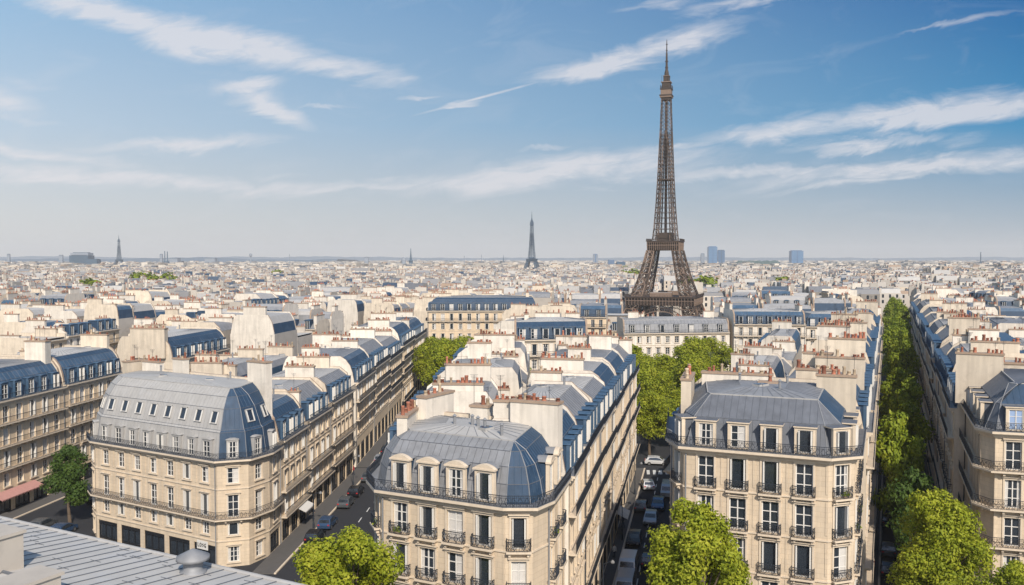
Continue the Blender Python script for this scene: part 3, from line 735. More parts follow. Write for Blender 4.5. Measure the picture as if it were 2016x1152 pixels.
left_row(L2, [79.8, 91, 102, 113, 126, 140, 155, 172], d2, lambda i: f'{ORD[i]} rear building of the central block, roof and white chimneys only seen', lambda i: [17.8, 18.4, 17.2, 18.2, 17.6, 18, 17.2][i],
         roofs=[('low', 'zinc', 'zinc', 'dark_zinc'), ('steep', 'zinc', 'light_zinc', 'zinc'), ('flat', 'zinc', 'zinc', 'pale_zinc'), ('steep', 'blue_zinc', 'zinc', 'light_zinc')], group='rear buildings of the central block', party='white_plaster')
right_row(R3, [82.8, 94, 107, 121, 136, 152, 170, 190, 214], 9, lambda i: f'{ORD[i]} building on the left side of the tree-lined avenue', lambda i: [19.6, 19.8, 19.2, 20, 19.4, 19.8, 19, 19.6][i], group='buildings on the left side of the avenue', bal=('cont', None, None, 'cont'))
left_row(L3, [89.5, 102, 116, 131, 148, 166, 186, 210], 8, lambda i: f'{ORD[i]} rear building beyond the dark grey two-slope roof, facing the square trees', lambda i: [17.6, 16.6, 15.6, 15.8, 16, 16.4, 16][i],
         roofs=[('low', 'zinc', 'zinc', 'zinc'), ('flat', 'zinc', 'zinc', 'pale_zinc'), ('steep', 'blue_zinc', 'blue_zinc', 'light_zinc'), ('curve', 'blue_slate_and_shade', 'zinc', 'pale_zinc')], group='rear buildings of the right middle block', party='white_plaster')
left_row(L4, [97.5, 111, 126, 142, 160, 180, 204, 232, 262, 296], 10, lambda i: f'{ORD[i]} building on the sunlit right side of the tree-lined avenue', lambda i: [19.4, 19.8, 19.2, 20, 19.6, 20, 19.4, 19.6, 19.2][i], group='buildings on the right side of the avenue', bal=('cont', None, 'ind', 'cont'),
         roofs=[('two', 'dark_zinc', 'zinc', 'light_zinc'), ('curve', 'zinc', 'light_zinc', 'pale_zinc'), ('steep', 'blue_zinc', 'zinc', 'zinc')], wall='limestone')
left_row(lambda y: L4(y)+13, [108, 124, 141, 160, 181, 205, 232, 262, 296], 11, lambda i: f'{ORD[i]} second-row building behind the avenue fronts at the right edge', lambda i: [18.4, 19, 18, 18.6, 19, 18, 18.4, 18][i], group='second-row buildings at the right',
         roofs=[('low', 'zinc', 'zinc', 'light_zinc'), ('steep', 'blue_zinc', 'zinc', 'zinc'), ('flat', 'zinc', 'zinc', 'pale_zinc')], party='white_plaster')
# landmarks of the middle distance
building('wide blue-mansard building closing the end of the left street above its trees', [(-27, 284), (8, 285), (8, 297), (-27, 296)], 'scps'.replace('s', 's'), 19.3, roof='curve', lower='blue_slate_and_shade', upper='blue_slate_and_shade', top='zinc', det=1, nwin={0: 12, 3: 4}, bal=('cont', None, 'cont', None), wall='limestone_with_fill',
    stacks=[(-22, 291, 0, 4, 1, 24.6), (-8, 295, 0, 4, 1, 24.4), (5, 291, 1.57, 5, 1, 25)])
building('white-topped building with long blue glazed mansard in the middle of the picture', [(.5, 178), (15.5, 181), (15.5, 193), (.5, 192)], 'spcp', 19.6, roof='steep', lower='blue_slate_and_shade', upper='blue_slate_and_shade', top='pale_zinc', det=1, nwin={0: 6}, party='white_plaster', wall='white_plaster', stacks=[(3, 186, 1.57, 6, .9, 24.5), (13, 190, 0, 3, .9, 24.3)])
building('long white building with grey zinc mansard above the square trees, below the big tower', [(31, 246), (61.5, 250), (61.5, 264), (31, 262)], 'spcp', 15.2, roof='steep', lower='zinc', upper='zinc', top='light_zinc', det=1, nwin={0: 11}, wall='white_plaster', bal=(None, None, None), dorm='zinc', ndorm={0: 7}, stacks=[(35, 256, 0, 3, .9, 20.6), (57, 257, 0, 3, .9, 20.8)])
building('building with long blue glazed attic band right of the big tower', [(62.5, 249), (82, 247), (82, 261), (62.5, 262)], 'spcp', 17.6, roof='steep', lower='blue_slate_and_shade', upper='blue_zinc', top='pale_zinc', det=1, nwin={0: 7}, wall='white_plaster', party='white_plaster')
building('second building with blue glazed attic, beside the avenue trees', [(82.3, 248), (103, 246), (105, 260), (82.3, 261)], 'spcs', 17.0, roof='steep', lower='blue_slate_and_shade', upper='blue_zinc', top='pale_zinc', det=1, nwin={0: 7}, wall='white_plaster', party='white_plaster')

# ================================================================== CITY BEYOND
def pj(x, y, z=18): return 1008+FPX*x/y, 510-(z-36)*FPX/y
RESERVED = []
def free(x, y, r=9):
    px = 1008+FPX*x/y
    if px < -60-r*8 or px > 2080+r*8: return False
    if y < 160: return False
    if x > -90 and x < -60+(y-100)*.13 and y < 206: return False
    if -44-r*.6 < x < -24+r*.6+3 and y < 272: return False
    if -27-r < x < -9+r and y < 275: return False
    if -12-r < x < 22+r*.7 and y < 202: return False
    if -30-r < x < 10+r and 272 < y < 304: return False
    if 20-r*.5 < x and x < L3(y)+r and y < 246: return False
    if L3(y)-r < x < R3(y)+r and y < 222: return False
    if 28-r*.6 < x < 108+r*.6 and 238 < y < 268+r: return False
    if R3(y)-r*.8 < x < L4(y)+r*.8 and y < 440: return False
    if L4(y)-r < x < L4(y)+26+r*.6 and y < 305: return False
    if abs(x-74) < 27+r*.5 and abs(y-420) < 27+r*.5: return False
    return True
cand = []
rg = random.Random(11)
th = R(-8); ct, sn = cos(th), sin(th)
def rect(bx, by, x0, x1, y0, y1):
    return [(bx+ct*x-sn*y, by+sn*x+ct*y) for x, y in ((x0, y0), (x1, y0), (x1, y1), (x0, y1))]
for gy in range(0, 9):
    for gx in range(-9, 10):
        bx = gx*66+gy*9; by = 205+gy*52+rg.uniform(-4, 4); bx, by = bx*ct-0*sn, by+bx*sn
        if by < 120 or abs(bx) > .75*by+60: continue
        if rg.random() < .5:
            for (y0, y1, kd) in ((-20, -8, 'spcp'), (-7.5, 3, 'cpcp'), (5, 17, 'cpsp')):
                x = -27
                while x < 26:
                    w = rg.uniform(8, 16); cand.append((rect(bx, by, x, min(x+w, 30), y0+rg.uniform(-.4, .4), y1), kd)); x += w+.15
        else:
            for (x0, x1, kd) in ((-28, -16, 'pcps'), (-13, -2, 'pcpc'), (0, 11, 'pcpc'), (15, 27, 'pspc')):
                y = -20
                while y < 14:
                    w = rg.uniform(8, 15); cand.append((rect(bx, by, x0, x1, y, min(y+w, 18)), kd)); y += w+.15
good = []
for poly, kd in cand:
    cx = sum(p[0] for p in poly)/4; cy = sum(p[1] for p in poly)/4
    if min(hypot(poly[0][0]-poly[1][0], poly[0][1]-poly[1][1]), hypot(poly[1][0]-poly[2][0], poly[1][1]-poly[2][1])) < 5: continue
    if all(free(x, y, 2.5) for x, y in poly+[(cx, cy)]): good.append((cy, cx, poly, kd))
good.sort(key=lambda t: t[0])
NEAR_N = sum(1 for o in col.objects if o.name.startswith('apartment_building'))
LIM = 292-NEAR_N
CR = [('steep', 'blue_slate_and_shade', 'blue_zinc', 'zinc', 'all-blue mansard'), ('low', 'zinc', 'zinc', 'light_zinc', 'low seamed zinc roof'), ('steep', 'blue_slate_and_shade', 'zinc', 'light_zinc', 'steep blue mansard'), ('steep', 'zinc', 'light_zinc', 'pale_zinc', 'steep grey zinc roof'),
      ('low', 'light_zinc', 'pale_zinc', 'pale_zinc', 'low pale zinc roof'), ('low', 'zinc', 'zinc', 'zinc', 'low grey roof'), ('flat', 'zinc', 'zinc', 'pale_zinc', 'flat whitish roof'), ('two', 'blue_slate_and_shade', 'light_zinc', 'light_zinc', 'two-slope blue-grey roof'), ('flat', 'zinc', 'zinc', 'grey_plaster', 'flat grey roof')]
def zone(px):
    for x, t in ((120, 'near the left picture edge'), (240, 'below the far left tower'), (420, 'right of the far left tower'), (620, 'left of the left street'), (850, 'above the left street row'), (960, 'above the street-end trees'),
                 (1130, 'below the small middle tower'), (1235, 'just left of the big tower'), (1400, 'beside the big tower feet'), (1560, 'right of the big tower'), (1710, 'left of the avenue trees'), (1850, 'at the avenue end'), (2100, 'near the right picture edge')):
        if px < x: return t
NUMW = ['nearest', 'second nearest', 'third nearest', 'fourth nearest', 'fifth nearest', 'sixth nearest', 'seventh nearest', 'eighth nearest', 'ninth nearest', 'tenth nearest', 'eleventh nearest', 'twelfth nearest', 'thirteenth nearest', 'fourteenth nearest']
lab_count = {}
built = 0; rest = []
for cy, cx, poly, kd in good:
    px, _ = pj(cx, cy)
    if built >= LIM: rest.append((poly, kd)); continue
    if not (-90 < px < 2100): continue
    r = rg.choice(CR); zc = rg.uniform(15.6, 19.6)
    if 1215 < px < 1420 and 262 < cy < 400: zc = min(zc, 10.5+(400-cy)*.02); r = CR[4]
    elif rg.random() < .06: zc += 2.6
    if cy > 330: zc -= .8
    pl = rg.choice(['party_plaster', 'white_plaster', 'party_plaster', 'white_plaster', 'grey_plaster'])
    wl = rg.choice(['limestone', 'limestone_with_fill', 'white_plaster'])
    key = (r[4], zone(px)); k = lab_count.get(key, 0); lab_count[key] = k+1
    wc = {'party_plaster': 'cream', 'white_plaster': 'whitish', 'grey_plaster': 'grey'}[pl]
    lab = f'{NUMW[min(k, 13)]} {r[4]} with {wc} chimneys {zone(px)}' if k < 14 else f'distant {r[4]} with {wc} walls {zone(px)}'
    building(lab, poly, kd, zc, roof=r[0], lower=r[1], upper=r[2], top=r[3], party=pl, wall=wl, det=2, bal=('cont', None), group='apartment buildings of the middle distance', clutter=0, party_h=rg.uniform(.3, .9))
    built += 1
print('near', NEAR_N, 'city', built, 'rest', len(rest), 'cand', len(good), round(time.time()-T0, 1))

# the rest of the city: far too many roofs to count
def far_city():
    b = MB(); rr = random.Random(5)
    def bld(cx, cy, w, d, a, zc, big):
        T = lambda x, y, z: (cx+cos(a)*x-sin(a)*y, cy+sin(a)*x+cos(a)*y, z)
        wl = rr.choice(['white_plaster', 'far_wall_light', 'far_wall_light', 'far_wall_mid', 'party_plaster', 'far_wall_mid', 'far_wall_dark'])
        rl = rr.choice(['zinc', 'far_roof', 'light_zinc', 'pale_zinc', 'blue_slate_and_shade', 'far_roof', 'dark_zinc', 'far_wall_mid', 'cap_stone', 'far_roof'])
        b.box(T, -w/2, w/2, -d/2, d/2, 0, zc, wl, top='far_roof' if big else rl, bottom=False)
        h = rr.uniform(1.5, 3.8); i = rr.uniform(.8, 2.4)
        if big:
            A = [T(x, y, zc) for x, y in ((-w/2, -d/2), (w/2, -d/2), (w/2, d/2), (-w/2, d/2))]
            Bq = [T(x, y, zc+h) for x, y in ((-w/2, -d/2+i), (w/2, -d/2+i), (w/2, d/2-i), (-w/2, d/2-i))]
            for q in range(4): b.poly([A[q], A[(q+1) % 4], Bq[(q+1) % 4], Bq[q]], rl if q in (0, 2) else wl)
            b.poly(Bq, rr.choice(['zinc', 'light_zinc', 'dark_zinc', rl]))
            if cy < 1100:
                for q in range(max(2, int(w/3.2))):            # dark window dots and dormers
                    x = -w/2+(q+.5)*w/max(2, int(w/3.2))
                    for zz in (zc-2.4, zc-5.4): b.poly([T(x-.55, -d/2-.03, zz), T(x+.55, -d/2-.03, zz), T(x+.55, -d/2-.03, zz+1.8), T(x-.55, -d/2-.03, zz+1.8)], 'glass')
            for q in range(rr.choice([1, 2, 3])):          # roof clutter
                x = rr.uniform(-w*.4, w*.4); y = rr.uniform(-d*.3, d*.3); l = rr.uniform(.5, 1.6)
                b.box(T, x-l, x+l, y-l*.6, y+l*.6, zc+h*.6, zc+h+rr.uniform(.4, 1.3), rr.choice(['far_wall_dark', 'far_wall_light', 'dark_zinc', 'cap_stone']), bottom=False)
            for q in range(rr.choice([2, 2, 3, 4])):
                x = rr.choice([-w/2, w/2])+rr.uniform(-.6, .6); y = rr.uniform(-d*.25, d*.25); l = rr.uniform(.8, 3.2) ; hh = zc+h+rr.uniform(.4, 2.2)
                sw = rr.random() < .5; lx, ly = (l, .5) if sw else (.5, l)
                b.box(T, x-lx, x+lx, y-ly, y+ly, zc-1, hh, rr.choice(['white_plaster', 'far_wall_light', 'far_wall_light', 'far_wall_mid']), bottom=False)
                
                for e in range(int(max(lx, ly)*1.2)):
                    f = rr.uniform(-.9, .9); b.box(T, x+lx*f-.18, x+lx*f+.18, y+ly*f*(1-sw)-.18, y+ly*f*(1-sw)+.18, hh+.01, hh+rr.uniform(.4, .8), 'terracotta', bottom=False)
        elif rr.random() < .6:
            b.box(T, -w*.25, w*.2, -d*.3, d*.3, zc, zc+rr.uniform(1, 4), rr.choice(['white_plaster', 'far_wall_light', 'far_wall_mid', 'zinc', 'cap_stone', 'dark_zinc', 'far_wall_dark']), bottom=False)
    for poly, kd in rest:
        cx = sum(p[0] for p in poly)/4; cy = sum(p[1] for p in poly)/4
        bld(cx, cy, hypot(poly[1][0]-poly[0][0], poly[1][1]-poly[0][1]), hypot(poly[2][0]-poly[1][0], poly[2][1]-poly[1][1]), th, rr.uniform(14, 19.5), True)
    ymax = max(c[0] for c in good); y = ymax-16
    while y < 7200:
        step = 13+max(0, y-600)*.009; w0 = 10.5+max(0, y-700)*.0062
        x = -.60*y-30
        while x < .60*y+30:
            w = w0*rr.uniform(.7, 1.6)
            if free(x, y, 8) and rr.random() < (.9 if y < 1200 else .72):
                zc = rr.uniform(14, 20)+(rr.random() < .04)*rr.uniform(1, 4)+(rr.random() < .002)*rr.uniform(4, 14)*(y > 1500)
                if y > 1500: zc += rr.uniform(-2, 5)
                bld(x+w/2, y+rr.uniform(-.3, .3)*step, w, step*rr.uniform(.6, .95), th+rr.uniform(-.3, .3)*(y > 600)+rr.choice([0, 0, .5])*(y > 800), zc, y < 1500)
            x += w*(1.02 if rr.random() < .8 else 1.6)
        y += step
    o = b.build('distant_city'); o['kind'] = 'stuff'; o['label'] = 'pale roofs of the city running to the horizon'
    print('far faces', len(b.f))
far_city()
print('t', round(time.time()-T0, 1))

# ================================================================== TREES
def crown_mesh(name, w, h, nleaf, size, mk, seed, nb=16):
    rr = random.Random(seed); b = MB(); V = b.v; Fs = b.f; mi = b.mi(mk)
    blobs = []
    for i in range(nb):
        a = rr.uniform(0, 2*pi); t = i/(nb-1); z = h*(.08+.84*t); rmax = w/2*sqrt(max(.05, 1-((z/h-.42)/.62)**2))
        r = rmax*rr.uniform(.25, .72) if i < nb-1 else 0
        blobs.append((cos(a)*r, sin(a)*r, z, rr.uniform(.15, .24)*(.84 if nb > 30 else 1)*w*(1 if t < .8 else .75)))
    tw = sum(q[3]**2 for q in blobs)
    for (cx, cy, cz, br) in blobs:
        for k in range(int(nleaf*br*br/tw)):
            u = rr.uniform(-1, 1); a = rr.uniform(0, 2*pi); s_ = sqrt(1-u*u); d = Vector((s_*cos(a), s_*sin(a), u))
            lump = 1+.16*sin(d.x*7+cx*3)*sin(d.y*6+cz*2)*2*sin(d.z*5+cy)
            rad = br*lump*(rr.random()**.28)*rr.uniform(.92, 1.06)
            p = Vector((cx, cy, cz))+Vector((d.x*rad, d.y*rad, d.z*rad*.85))
            nrm = (d+Vector((rr.gauss(0, .55), rr.gauss(0, .55), rr.gauss(0, .55)+.35))).normalized()
            x = nrm.orthogonal().normalized(); x.rotate(Matrix.Rotation(rr.uniform(0, 2*pi), 3, nrm)); y = nrm.cross(x)
            q = size*rr.uniform(.6, 1.3); n = len(V); e = y*q*.6; f = x*q
            V += [tuple(p-f*.5), tuple(p+e*.5-f*.05), tuple(p+f*.55+nrm*q*.12), tuple(p-e*.5+f*.05)]
            Fs.append((n, n+1, n+2, n+3)); b.m.append(mi)
    return b.mesh(name), blobs
def trunk_mesh(name, h0, w, h, r, seed, blobs):
    b = MB(); rr = random.Random(seed)
    p = Vector((0, 0, 0)); q = Vector((rr.uniform(-.2, .2), rr.uniform(-.2, .2), h0)); top = Vector((0, 0, h0+h*.6))
    b.bar(p, q*.5, r*1.25, 'bark', 8, r); b.bar(q*.5, q, r, 'bark', 8, r*.85); b.bar(q, top, r*.8, 'bark', 7, r*.25)
    for (cx, cy, cz, br) in blobs[::2]:
        s0 = q.lerp(top, rr.uniform(0, .5)); e = Vector((cx, cy, h0+cz)); mid = s0.lerp(e, .5)+Vector((0, 0, -.2))
        b.bar(s0, mid, r*.4, 'bark', 5, r*.25); b.bar(mid, e, r*.25, 'bark', 5, r*.08)
    return b.mesh(name, True)
def tree_kind(w, h, h0, nleaf, size, mk, seed, r=.22, nb=16):
    cm, bl = crown_mesh('crown', w, h, nleaf, size, mk, seed, nb)
    return (cm, trunk_mesh('trunk', h0, w, h, r, seed, bl), h0)
def tree(kind, x, y, label, group=None, rz=0, sc=1.0, scz=None):
    t = thing('leafy_tree', (x, y, .02), label, 'tree', group, rz); cm, tm, h0 = kind
    c = inst('crown', cm, t, (0, 0, h0*(scz or 1)), 0, (sc, sc, scz or sc)); inst('trunk', tm, t, (0, 0, 0), 0, (sc, sc, scz or sc)); return t
K1 = tree_kind(8.0, 9.0, 8.8, 30000, .27, 'spring_leaf', 1, .3, 34)
K2 = tree_kind(7.6, 9.5, 9.3, 30000, .27, 'spring_leaf', 2, .3, 34)
K3 = tree_kind(8.4, 11, 5.6, 30000, .28, 'spring_leaf', 3, .3, 36)
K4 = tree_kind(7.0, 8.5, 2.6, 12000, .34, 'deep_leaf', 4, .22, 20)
A1 = tree_kind(6.2, 9, 4.2, 7000, .42, 'avenue_leaf', 5, .2, 20)
A2 = tree_kind(6.8, 9.5, 4.2, 7000, .42, 'avenue_leaf', 6, .2, 20)
A3 = tree_kind(12.5, 12, 6, 14000, .5, 'spring_leaf', 8, .28, 30)
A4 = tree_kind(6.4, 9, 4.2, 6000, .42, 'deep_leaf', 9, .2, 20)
tree(K1, -11.0, 60.0, 'bright green tree in front of the central corner building, bottom centre')
tree(K2, 13.7, 62.8, 'round bright green tree before the dark grey two-slope corner building', rz=1)
tree(K3, 36.2, 74.5, 'tall bright green tree at the mouth of the avenue, bottom right')
tree(K1, 34.9, 61.0, 'top of a green tree in the bottom right corner', rz=2, sc=.8, scz=.83)
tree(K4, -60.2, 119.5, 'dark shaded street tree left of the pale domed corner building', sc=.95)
rt = random.Random(3); ys = [91, 103, 114, 127, 139, 154, 168, 185, 203, 222, 244, 262, 284, 306, 330, 352, 377, 402, 428]
for i, y in enumerate(ys):
    k = A4 if i == 0 else [A1, A2][i % 2]; s = rt.uniform(.8, 1.12)*(1 if y < 200 else 1.2)
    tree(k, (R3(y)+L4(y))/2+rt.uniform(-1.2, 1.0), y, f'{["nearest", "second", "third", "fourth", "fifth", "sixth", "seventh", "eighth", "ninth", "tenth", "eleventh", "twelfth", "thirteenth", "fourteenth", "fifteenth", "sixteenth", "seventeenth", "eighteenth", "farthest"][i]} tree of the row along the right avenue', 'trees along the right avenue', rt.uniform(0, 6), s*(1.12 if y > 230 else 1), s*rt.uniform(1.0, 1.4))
sq = [(25.0, 160, A3, .80, 'rounded tree at the near end of the square, beside the middle street', .66), (27.5, 178, A3, .95, 'tree behind the near square tree, its crown merging with it', .82), (24.5, 197, A3, 1.05, 'left tree of the square, above the middle street facades', .97),
      (34.5, 206, A3, 1.1, 'broad tree in the middle of the square below the big tower', .76), (45, 222, A3, 1.15, 'large tree in the square just below the long white building', .90), (53, 236, A3, 1.2, 'right tree of the square, top lit yellow green', .82), (39, 190, A3, 1.0, 'square tree hidden partly by the near right corner chimneys', .85), (35, 232, A3, 1.0, 'far left tree of the square in front of the white building', .60),
      (29, 222, A3, 1.1, 'tree deep in the square, between two larger crowns', .80), (31.5, 166, A3, .8, 'low tree at the near right of the square, above the crossing', .62)]
for i, (x, y, k, s, lb, sz) in enumerate(sq): tree(k, x, y, lb, 'trees in the square below the tower', i*1.3, s, sz)
for i, (x, y, s) in enumerate([(-20.5, 226, .95), (-15.5, 207, 1.0), (-13.0, 224, 1.0), (-18.5, 240, 1.1), (-14, 256, 1.1)]):
    tree(A3, x, y, ['left tree of the clump ending the left street', 'middle front tree of the clump ending the left street', 'right tree of the clump ending the left street', 'tallest tree of the clump at the left street end', 'rearmost tree of the clump at the left street end'][i], 'trees at the end of the left street', i*1.1, s, [.88, .93, .88, .8, .75][i])
for i, (x, y) in enumerate([(-56, 166), (62, 196), (3, 176)]):
    tree(A1, x, y, ['small courtyard tree behind the pale domed corner building', 'small courtyard tree among white walls right of the square', 'small tree beside the white-topped building in the centre'][i], None, i, .9, 1.1)
print('t trees', round(time.time()-T0, 1))

def far_trees():
    b = MB(); rr = random.Random(21)
    for q in range(9):
        y = rr.uniform(480, 2600) if q > 4 else rr.uniform(480, 1000); x = rr.uniform(-.57, .57)*y
        if abs(x-74) < 40 and y < 520: continue
        n = rr.randint(1, 4)
        for e in range(n):
            cx, cy, r = x+rr.uniform(-14, 14), y+rr.uniform(-6, 6), rr.uniform(4, 7)*(1+y/3000); cz = 17+rr.uniform(-2, 2)
            for k in range(260):
                d = Vector((rr.gauss(0, 1), rr.gauss(0, 1), rr.gauss(0, 1))).normalized()*r*rr.uniform(.75, 1.1); p = Vector((cx, cy, cz))+d
                nn = (d.normalized()+Vector((rr.gauss(0, .5), rr.gauss(0, .5), .4))).normalized(); xx = nn.orthogonal().normalized(); yy = nn.cross(xx); q_ = r*.17
                b.poly([p-xx*q_, p-yy*q_, p+xx*q_, p+yy*q_], 'avenue_leaf')
    o = b.build('distant_trees'); o['kind'] = 'stuff'; o['label'] = 'small clumps of green trees among the distant roofs'
far_trees()
# ================================================================== LATTICE TOWERS
def lattice_tower(det=1, iron='tower_iron', pale='tower_iron_pale'):
    rt_ = random.Random(4)
    H = [(0, 21, 7.5), (8, 17.6, 6.4), (14.5, 15.3, 5.6), (17, 14.4, 5.2), (22, 12.6, 4.7), (28, 10.6, 4.2), (34, 9.0, 3.8), (40, 7.6, 3.5)]   # z, outer half, leg width
    root = thing('lattice_tower', (0, 0, 0), 'x', 'tower')
    def lat(b, quad0, quad1, z0, z1, r, n=1, faces=(0, 1, 2, 3)):
        """a lattice panel cell between two squares"""
        A = [Vector((*p, z0)) for p in quad0]; B = [Vector((*p, z1)) for p in quad1]
        for i in range(4): b.bar(A[i], B[i], r*1.8, rt_.choice([pale, iron, iron]))
        for i in faces:
            j = (i+1) % 4; b.bar(A[i], A[j], r*1.1, pale, 3)
            for k in range(n):
                a0, a1 = A[i].lerp(A[j], k/n), A[i].lerp(A[j], (k+1)/n); b0, b1 = B[i].lerp(B[j], k/n), B[i].lerp(B[j], (k+1)/n)
                b.bar(a0, b1, r, rt_.choice([pale, iron, iron]), 3); b.bar(a1, b0, r, rt_.choice([pale, iron, iron]), 3)
                if k: b.bar(a0, b0, r, iron, 3)
    def legsq(z, sx, sy):
        for (z0, o0, w0), (z1, o1, w1) in zip(H[:-1], H[1:]):
            if z0 <= z <= z1: f = (z-z0)/(z1-z0); o = o0+(o1-o0)*f; w = w0+(w1-w0)*f; break
        xs = (sx*(o-w), sx*o); ysq = (sy*(o-w), sy*o)
        return [(xs[0], ysq[0]), (xs[1], ysq[0]), (xs[1], ysq[1]), (xs[0], ysq[1])]
    for sx in (-1, 1):
        for sy in (-1, 1):
            b = MB(); z = 0
            while z < 39.9:
                if 14 < z < 18.9: z2 = 18.9
                else: z2 = min(z+2.6, 40)
                lat(b, legsq(z, sx, sy), legsq(z2, sx, sy), z, z2, .18, 2); z = z2
            for q in range(4): 
                p = legsq(0, sx, sy)[q]; b.box(I3, p[0]-1, p[0]+1, p[1]-1, p[1]+1, 0, 1.6, 'trim_stone')
            b.build('leg', root)
    def platform(z0, z1, half, name, brac):
        b = MB()
        for (o, a, c, k) in ((half-.7, z0, z0+.35, iron), (half, z0+.9*(z1-z0), z1, pale), (half+.35, z1, z1+.3, iron)): b.box(I3, -o, o, -o, o, a, c, k)
        n = int(half*2/brac)
        for sd in range(4):
            T = [lambda s, o, z: (s, -o, z), lambda s, o, z: (o, s, z), lambda s, o, z: (-s, o, z), lambda s, o, z: (-o, -s, z)][sd]
            b.box(T, -half+.8, half-.8, half-1.2, half-.9, z0+.35, z1-.3, iron)
            for i in range(n+1):
                s_ = -half+.3+(2*half-.6)*i/n; b.bar(T(s_, half-.25, z0+.1), T(s_, half-.1, z1-.2), .16, pale, 4)
                if i < n:
                    s2 = -half+.3+(2*half-.6)*(i+1)/n; b.bar(T(s_, half-.3, z0+.3), T(s2, half-.3, z0+.55*(z1-z0)), .11, iron, 3); b.bar(T(s2, half-.3, z0+.3), T(s_, half-.3, z0+.55*(z1-z0)), .11, iron, 3)
            b.bar(T(-half, half-.2, z0+.58*(z1-z0)), T(half, half-.2, z0+.58*(z1-z0)), .16, pale, 4)
            b.bar(T(-half-.2, half+.2, z1+1.2), T(half+.2, half+.2, z1+1.2), .08, iron, 4)
            for i in range(n*2+1):
                s_ = -half-.2+(2*half+.4)*i/(2*n); b.bar(T(s_, half+.2, z1+.3), T(s_, half+.2, z1+1.2), .05, iron, 3)
        b.build(name, root)
    platform(14.6, 18.4, 16.0, 'lower_platform', 1.4)
    platform(40.0, 44.2, 7.6, 'upper_platform', 1.0)
    b = MB()                                                   # pavilions on the lower platform
    for sx, sy, lx, ly in ((0, -1, 5, 1.8), (1, 0, 1.8, 5), (0, 1, 5, 1.8), (-1, 0, 1.8, 5)): b.box(I3, sx*11.5-lx, sx*11.5+lx, sy*11.5-ly, sy*11.5+ly, 18.7, 20.6, pale, top='pale_zinc')
    b.build('pavilion', root)
    for sd in range(4):                                        # arches between the feet
        b = MB(); T = [lambda s, o, z: (s, -o, z), lambda s, o, z: (o, s, z), lambda s, o, z: (-s, o, z), lambda s, o, z: (-o, -s, z)][sd]
        n = 18; pr = None
        for i in range(n+1):
            a = pi*i/n; p = T(-cos(a)*12.6, 15.6-.0*i, 1.5+sin(a)*10.6); q = T(-cos(a)*13.9, 15.6, 1.5+sin(a)*12.2)
            if pr: b.bar(pr[0], p, .22, pale); b.bar(pr[1], q, .22, iron); b.bar(pr[0], q, .11, iron, 3); b.bar(pr[1], p, .11, iron, 3)
            b.bar(p, q, .12, pale, 3); pr = (p, q)
            if 2 < i < n-2: b.bar(q, (q[0], q[1], 14.6), .12, iron, 3)
        b.build('arch', root)
    # shaft
    Hs = [(44.2, 5.5, 2.6), (50, 4.9, 2.3), (62, 4.05, 2.0), (74, 3.45, 1.9), (86.5, 2.95, 1.75), (98, 2.5, 2.5), (112.5, 2.05, 2.05)]
    def half(z):
        for (z0, o0, w0), (z1, o1, w1) in zip(Hs[:-1], Hs[1:]):
            if z0 <= z <= z1+1e-6: f = (z-z0)/(z1-z0); return o0+(o1-o0)*f, w0+(w1-w0)*f
        return Hs[-1][1:]
    b = MB(); z = 44.2
    while z < 112.4:
        o, w = half(z); z2 = min(112.5, z+max(1.7, o*.55)); o2, w2 = half(z2)
        if o > w*1.12:
            for sx in (-1, 1):
                for sy in (-1, 1):
                    sq_ = lambda o, w: [(sx*(o-w), sy*(o-w)), (sx*o, sy*(o-w)), (sx*o, sy*o), (sx*(o-w), sy*o)]
                    lat(b, sq_(o, w), sq_(o2, w2), z, z2, .085)
            S = lambda o: [(-o, -o), (o, -o), (o, o), (-o, o)]
            A = [Vector((*p, z)) for p in S(o)]
            for i in range(4): b.bar(A[i], A[(i+1) % 4], .13, iron, 3)
        else:
            S = lambda o: [(-o, -o), (o, -o), (o, o), (-o, o)]; lat(b, S(o), S(o2), z, z2, .085, 2)
        z = z2
    b.box(I3, -.55, .55, -.55, .55, 44.5, 112, iron, bottom=False)
    b.box(I3, -3.6, 3.6, -3.6, 3.6, 44.5, 48.4, iron, top='pale_zinc'); b.box(I3, -3.6, 3.6, -3.6, 3.6, 73, 73.6, iron)
    b.build('shaft', root)
    b = MB()
    for (h_, z0, z1, k) in ((2.2, 110.5, 111.6, iron), (2.7, 111.6, 112.4, pale), (2.9, 112.4, 112.9, iron), (2.4, 112.9, 115.4, pale), (2.7, 115.4, 115.8, iron), (1.9, 115.8, 118.6, iron), (2.3, 118.6, 119.0, pale), (1.3, 119.0, 121.6, iron), (1.5, 121.6, 121.9, pale)):
        b.box(I3, -h_, h_, -h_, h_, z0, z1, k)
    for sx in (-1, 1):
        for q in range(5): b.bar((sx*2.5, -2.4+q*1.2, 115.8), (sx*2.5, -2.4+q*1.2, 117.4), .08, iron, 3); b.bar((-2.4+q*1.2, sx*2.5, 115.8), (-2.4+q*1.2, sx*2.5, 117.4), .08, iron, 3)
    for (a, c) in ((-2.0, 3), (1.9, 2.2), (1, 3)): b.bar((a, -1.6, 119), (a, -1.6, 119+c), .09, iron, 4)
    b.build('top_cabin', root)
    b = MB(); b.lathe([(1.1, 121.9), (1.0, 123.5), (.6, 125.0), (.45, 129), (.42, 132), (.28, 133), (.16, 138.3), (.03, 139)], iron, 8)
    for z in (125.6, 128.5, 130.5, 133.6, 136.4): b.lathe([(.8 if z < 130 else .45, z), (.8 if z < 130 else .45, z+.3)], iron, 8)
    b.build('antenna', root)
    return root
tw = lattice_tower(); tw['label'] = 'tall brown iron lattice tower rising over the roofs right of centre'
tw.location = (72.6, 420, 0); tw.rotation_euler = (0, 0, R(-19))
